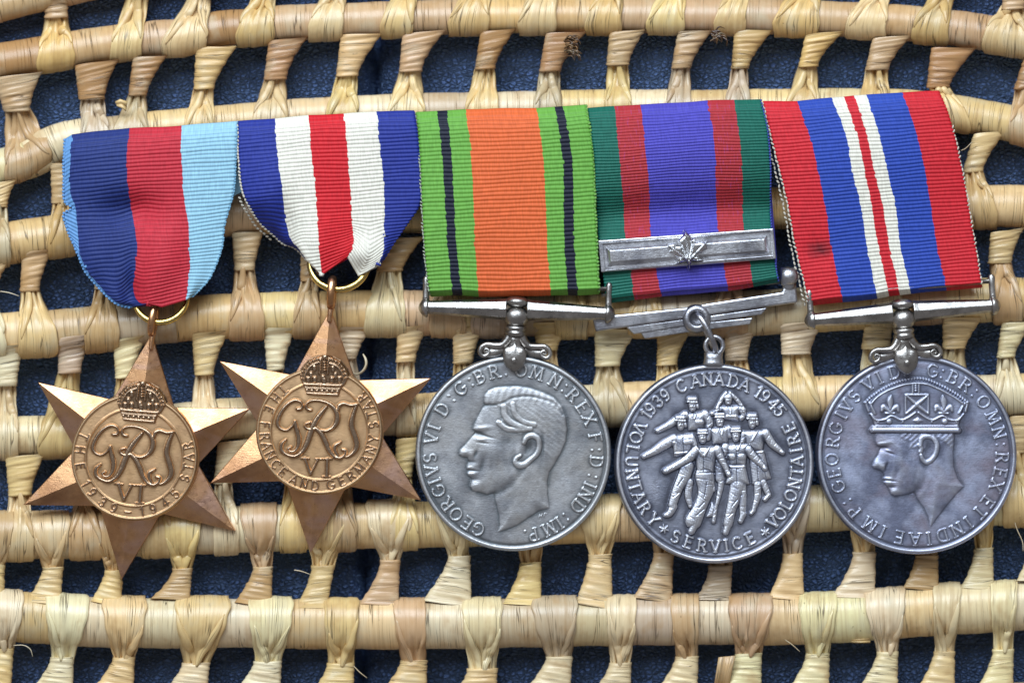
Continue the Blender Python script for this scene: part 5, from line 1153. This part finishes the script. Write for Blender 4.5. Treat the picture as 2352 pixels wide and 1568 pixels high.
def suspender(parent, cx, cy, z, rot, cyc=1.0, wide=1.0):
    sc = 0.2197; pl0 = placer(cx, cy, z, rot)
    pl = lambda x, y, h: pl0(np.asarray(x)*sc, np.asarray(y)*sc, h)
    LT = lambda name, a, b, prof, flat=1.0, n=24: lathe(name, (a[0]*sc, a[1]*sc), (b[0]*sc, b[1]*sc), [(t, r*sc) for t, r in prof], POLISH, parent, pl0, n, flat)
    # crossbar, eight-sided, tapering to its ends
    for sg in (-1, 1):
        o = LT('crossbar', (sg*110, 75), (sg*945, 68), [(0, 118), (0.06, 110), (0.5, 92), (0.92, 72), (1, 72)], 0.8, 8)
        o.data.polygons.foreach_set('use_smooth', np.zeros(len(o.data.polygons), bool)); bevel(o, 0.015, 2)
        # domed end cap lying along the bar, and the eye post above it
        LT('end_cap', (sg*925, 65), (sg*1030, 65), [(0, 20), (0.02, 98), (0.22, 102), (0.5, 90), (0.75, 62), (0.93, 30), (1, 4)])
        LT('post', (sg*955, 120), (sg*955, 400), [(0, 44), (0.2, 34), (0.6, 33), (0.85, 38), (0.96, 26), (1, 4)])
    LT('cross_pin', (-930, 325), (930, 325), [(0, 26), (1, 26)])
    # turned centre
    LT('finial', (6, 212), (2, 96), ball(0, 1, 126, 11, 0.38))
    LT('ball', (2, 110), (-2, -112), ball(0, 1, 132, 13, 0.42))
    LT('collar', (-2, -96), (-4, -205), [(0, 96), (0.12, 108), (0.25, 112), (0.38, 106), (0.46, 96), (0.55, 104), (0.68, 112), (0.8, 108), (0.9, 98), (1, 92)])
    LT('stem', (-4, -195), (-6, -420), [(0, 92), (0.25, 62), (0.55, 72), (0.8, 100), (1, 90)], 0.7)
    # scrolled arms resting on the rim
    for sg in (-1, 1):
        P = [(sg*60, -200), (sg*90, -255), (sg*140, -300), (sg*220, -305), (sg*300, -300), (sg*352, -330), (sg*366, -385), (sg*330, -420), (sg*285, -405), (sg*272, -365), (sg*305, -345), (sg*322, -370), (sg*308, -385)]
        P = [(x-3, y) for x, y in P]
        r = [48, 46, 40, 34, 30, 26, 24, 22, 20, 17, 15, 13, 11]
        pts = np.array([pl(x, y, 0.0) for x, y in P])
        tube('scroll', pts, np.array(r)*sc*S0, POLISH, parent, 12, sub=6)
        tube('scroll_back', np.array([pl(sg*100, -330, -0.06), pl(sg*200, -372, -0.06), pl(sg*310, -385, -0.06)]), np.array([46, 52, 56])*sc*S0, POLISH, parent, 12, flat=0.6, sub=6)
    # claw shield with its rivet
    sh = [(-10, -262), (-50, -300), (-118, -330), (-130, -400), (-120, -470), (-85, -530), (-30, -568), (-8, -575), (20, -568), (75, -530), (108, -470), (118, -400), (100, -330), (34, -300)]
    rl = Relief(1.0, 40)
    P = np.array(sh, float); c = P.mean(0)
    ns = 12; V = []
    Q = resample(np.vstack([P, P[:1]]), 57)[:-1]
    for k in np.linspace(0, 1, ns):
        q = c+(Q-c)*(1-k) if k < 1 else c+(Q-c)*0.001
        V.append(pl(q[:, 0], q[:, 1], np.full(len(q), 0.10+0.075*math.sqrt(max(0, 1-(1-k)**2)))))
    base = pl(Q[:, 0], Q[:, 1], np.full(len(Q), -0.12)); V = [base]+V
    V = np.array(V).reshape(-1, 3); m = len(Q)
    o = mesh('claw', V, np.ascontiguousarray(gridf(ns+1, m, True)), POLISH, parent)
    rv = np.array([pl(x, y, 0) for x, y in ((-10, -455),)])[0]
    a = np.linspace(0, 2*math.pi, 16, endpoint=False); V = []
    for rr, zz in ((34, 0.165), (33, 0.205), (24, 0.225), (8, 0.228)):
        V.append(pl(-10+rr*np.cos(a), -455+rr*np.sin(a), np.full(16, zz)))
    V = np.array(V).reshape(-1, 3); F = [tuple(q) for q in gridf(4, 16, True)]+[tuple(range(48, 64))]
    mesh('rivet', V, F, POLISH, o)
suspender(M3, 1186.5, 727.5, 0.20, 2.0)
suspender(M5, 2074, 733, 0.22, -4.6)

# straight suspender with stepped wings and a ring
def suspender4():
    sc = 0.2197
    C = lambda x, y: ((x-1110)*sc, -(y-1030)*sc)
    pl = placer(1355.2+1110*sc, 505.3+1030*sc, 0.06, 0)
    par = M4; mt = CLASPM
    plate('suspender_bar', [C(*p) for p in ((20, 1012), (320, 985), (1000, 915), (1240, 870), (2005, 752), (2025, 690), (2150, 680), (2168, 862), (1850, 908), (60, 1166))], -0.06, 0.08, mt, par, pl, 0.035)
    plate('wing_step', [C(*p) for p in ((378, 1118), (1110, 1020), (1852, 915), (1792, 988), (1110, 1085), (458, 1194))], -0.09, 0.045, mt, par, pl, 0.018)
    plate('wing_step', [C(*p) for p in ((525, 1170), (1110, 1080), (1702, 1020), (1672, 1088), (1110, 1160), (572, 1242))], -0.11, 0.02, mt, par, pl, 0.018)
    # pierced boss
    a = np.linspace(0, 2*math.pi, 40, endpoint=False); V = []
    o = C(1112, 1030)
    for r, z in ((152, -0.08), (150, 0.06), (132, 0.135), (100, 0.15), (80, 0.145), (72, 0.12), (70, 0.083), (3, 0.083)):
        V.append(pl(o[0]+r*sc*np.cos(a), o[1]+r*sc*np.sin(a), np.full(40, z)))
    mesh('boss', np.array(V).reshape(-1, 3), np.ascontiguousarray(gridf(8, 40, True)), mt, par)
    # dark hole floor
    o2 = C(1112, 1010)
    # knob and post on the right, holding the pin
    lathe('knob', C(1992, 590), C(2172, 590), [(0, 20*sc), (0.01, 92*sc), (0.4, 100*sc), (0.7, 92*sc), (0.9, 55*sc), (1, 8*sc)], mt, par, lambda x, y, h: pl(x, y, h+0.1))
    lathe('post', C(2085, 720), C(2085, 560), [(0, 72*sc), (1, 66*sc)], mt, par, pl)
    lathe('cross_pin', C(1985, 640), C(120, 780), [(0, 26*sc), (1, 26*sc)], mt, par, lambda x, y, h: pl(x, y, h-0.02))
    # ring through the boss and the eye of the disc
    pts = [(1112, 985, 0.0), (1125, 1000, 0.16), (1170, 1060, 0.24), (1225, 1160, 0.26), (1270, 1260, 0.24), (1300, 1330, 0.18), (1305, 1368, 0.03), (1298, 1335, -0.12), (1230, 1180, -0.2), (1150, 1040, -0.16)]
    tube('suspension_ring', [pl(*C(x, y), z) for x, y, z in pts], 31*sc*S0, mt, par, 14, closed=True)
    # eye
    V = []; oe = C(1296, 1312)
    A = np.linspace(0, 2*math.pi, 40, endpoint=False)
    P = np.stack([pl(oe[0]+90*sc*math.cos(t), oe[1]+90*sc*math.sin(t), 0.05) for t in A])
    tube('eye', P, 27*sc*S0, mt, par, 14, closed=True, sub=1)
    lathe('eye_stem', C(1290, 1385), C(1288, 1520), [(0, 100*sc), (0.4, 96*sc), (0.75, 104*sc), (1, 118*sc)], mt, par, pl, flat=0.7)
suspender4()

# clasp with the leaf
def clasp():
    sc = 0.2197
    C = lambda x, y: ((x-1010)*sc, -(y-320)*sc)
    pl = placer(1355.2+1010*sc, 505.3+320*sc, 0.27, 0)
    cl = plate('clasp', [C(*p) for p in ((85, 215), (1915, 88), (1945, 408), (115, 548))], -0.06, 0.05, CLASPM, M4, pl, 0.02)
    # bevelled panel
    o = [C(*p) for p in ((135, 262), (1870, 128), (1898, 368), (165, 518))]; i = [C(*p) for p in ((205, 325), (1815, 205), (1828, 322), (215, 440))]
    l2 = [C(*p) for p in ((150, 275), (1858, 142), (1882, 358), (178, 503))]
    V = np.concatenate([pl(np.array(o)[:, 0], np.array(o)[:, 1], np.full(4, 0.052)), pl(np.array(l2)[:, 0], np.array(l2)[:, 1], np.full(4, 0.028)), pl(np.array(i)[:, 0], np.array(i)[:, 1], np.full(4, 0.125))])
    F = [(0, 1, 5, 4), (1, 2, 6, 5), (2, 3, 7, 6), (3, 0, 4, 7), (4, 5, 9, 8), (5, 6, 10, 9), (6, 7, 11, 10), (7, 4, 8, 11), (8, 9, 10, 11)]
    V[:4, 2] += 0.003
    p = mesh('bevelled_panel', V, [f[::-1] for f in F], CLASPM, cl, smoothed=False); bevel(p, 0.012, 2)
    # raised frame lip
    lip = [C(*q) for q in ((128, 250), (1876, 116), (1905, 378), (158, 530))]
    tube('frame_lip', [pl(a[0], a[1], 0.055) for k in range(4) for a in [tuple(np.array(lip[k])*(1-t)+np.array(lip[(k+1) % 4])*t for t in (0,))[0]]], 0.018, CLASPM, cl, 8, closed=True, sub=1)
    # leaf
    leaf = [(985, 88), (1020, 125), (1050, 150), (1062, 190), (1085, 168), (1102, 172), (1106, 225), (1150, 215), (1200, 222), (1250, 205), (1236, 258), (1246, 300), (1200, 322), (1180, 350), (1110, 372), (1150, 392), (1195, 432), (1130, 446), (1065, 440), (1052, 480), (1034, 532), (1015, 485), (1000, 445), (930, 462), (880, 480), (905, 430), (870, 400), (835, 362), (800, 342), (815, 310), (790, 280), (768, 245), (820, 242), (860, 236), (890, 262), (918, 262), (888, 205), (925, 185), (960, 150)]
    rl = Relief(64, 150); o = np.array(C(1012, 310)); D = rl.poly([np.array(C(*q))-o for q in leaf])
    base_ = np.array(C(1030, 500))-o
    hh = 6.5*(1-np.exp(-np.maximum(D, 0)/2.6)); vein = np.zeros_like(hh); val = np.zeros_like(hh)
    for tip in ((985, 100), (1235, 220), (1180, 430), (785, 260), (895, 465), (1102, 180), (905, 190)):
        t = np.array(C(*tip))-o; root = base_*0.72 if tip[1] < 400 else base_*0.8
        rl.stroke([root, t], [2.6, 0.9], 3.2, vein, dome=True)
        for q in ():
            m_ = root+(t-root)*q; d_ = (t-root)/np.linalg.norm(t-root); nn = np.array([-d_[1], d_[0]])
            for sg in (-1, 1): rl.stroke([m_, m_+(d_*0.7+nn*sg)*7], [1.2, 0.5], 1.5, vein, dome=True)
    for a_, b_ in (((1040, 400), (1070, 230)), ((1000, 400), (930, 265)), ((1050, 430), (1130, 370)), ((990, 430), (860, 395))):
        rl.stroke([np.array(C(*a_))-o, np.array(C(*b_))-o], [2.0, 4.0], 3.0, val, soft=1.0)
    rl.stroke([base_*0.7, np.array(C(1034, 528))-o], [2.6, 2.0], 4.0, vein, dome=True)
    rl.h = hh+vein-val-14*smooth(0.3, -1.5, D)
    F = gridf(rl.n, rl.n); F = F[(D.ravel()[F] > -1.6).any(1)]; ids, inv = np.unique(F, return_inverse=True)
    V = pl(rl.X*0.9+o[0], rl.Y*0.9+o[1], rl.h*0.011+0.12).reshape(-1, 3)
    mesh('maple_leaf', V[ids], inv.reshape(-1, 4), LEAFM, cl)
clasp()
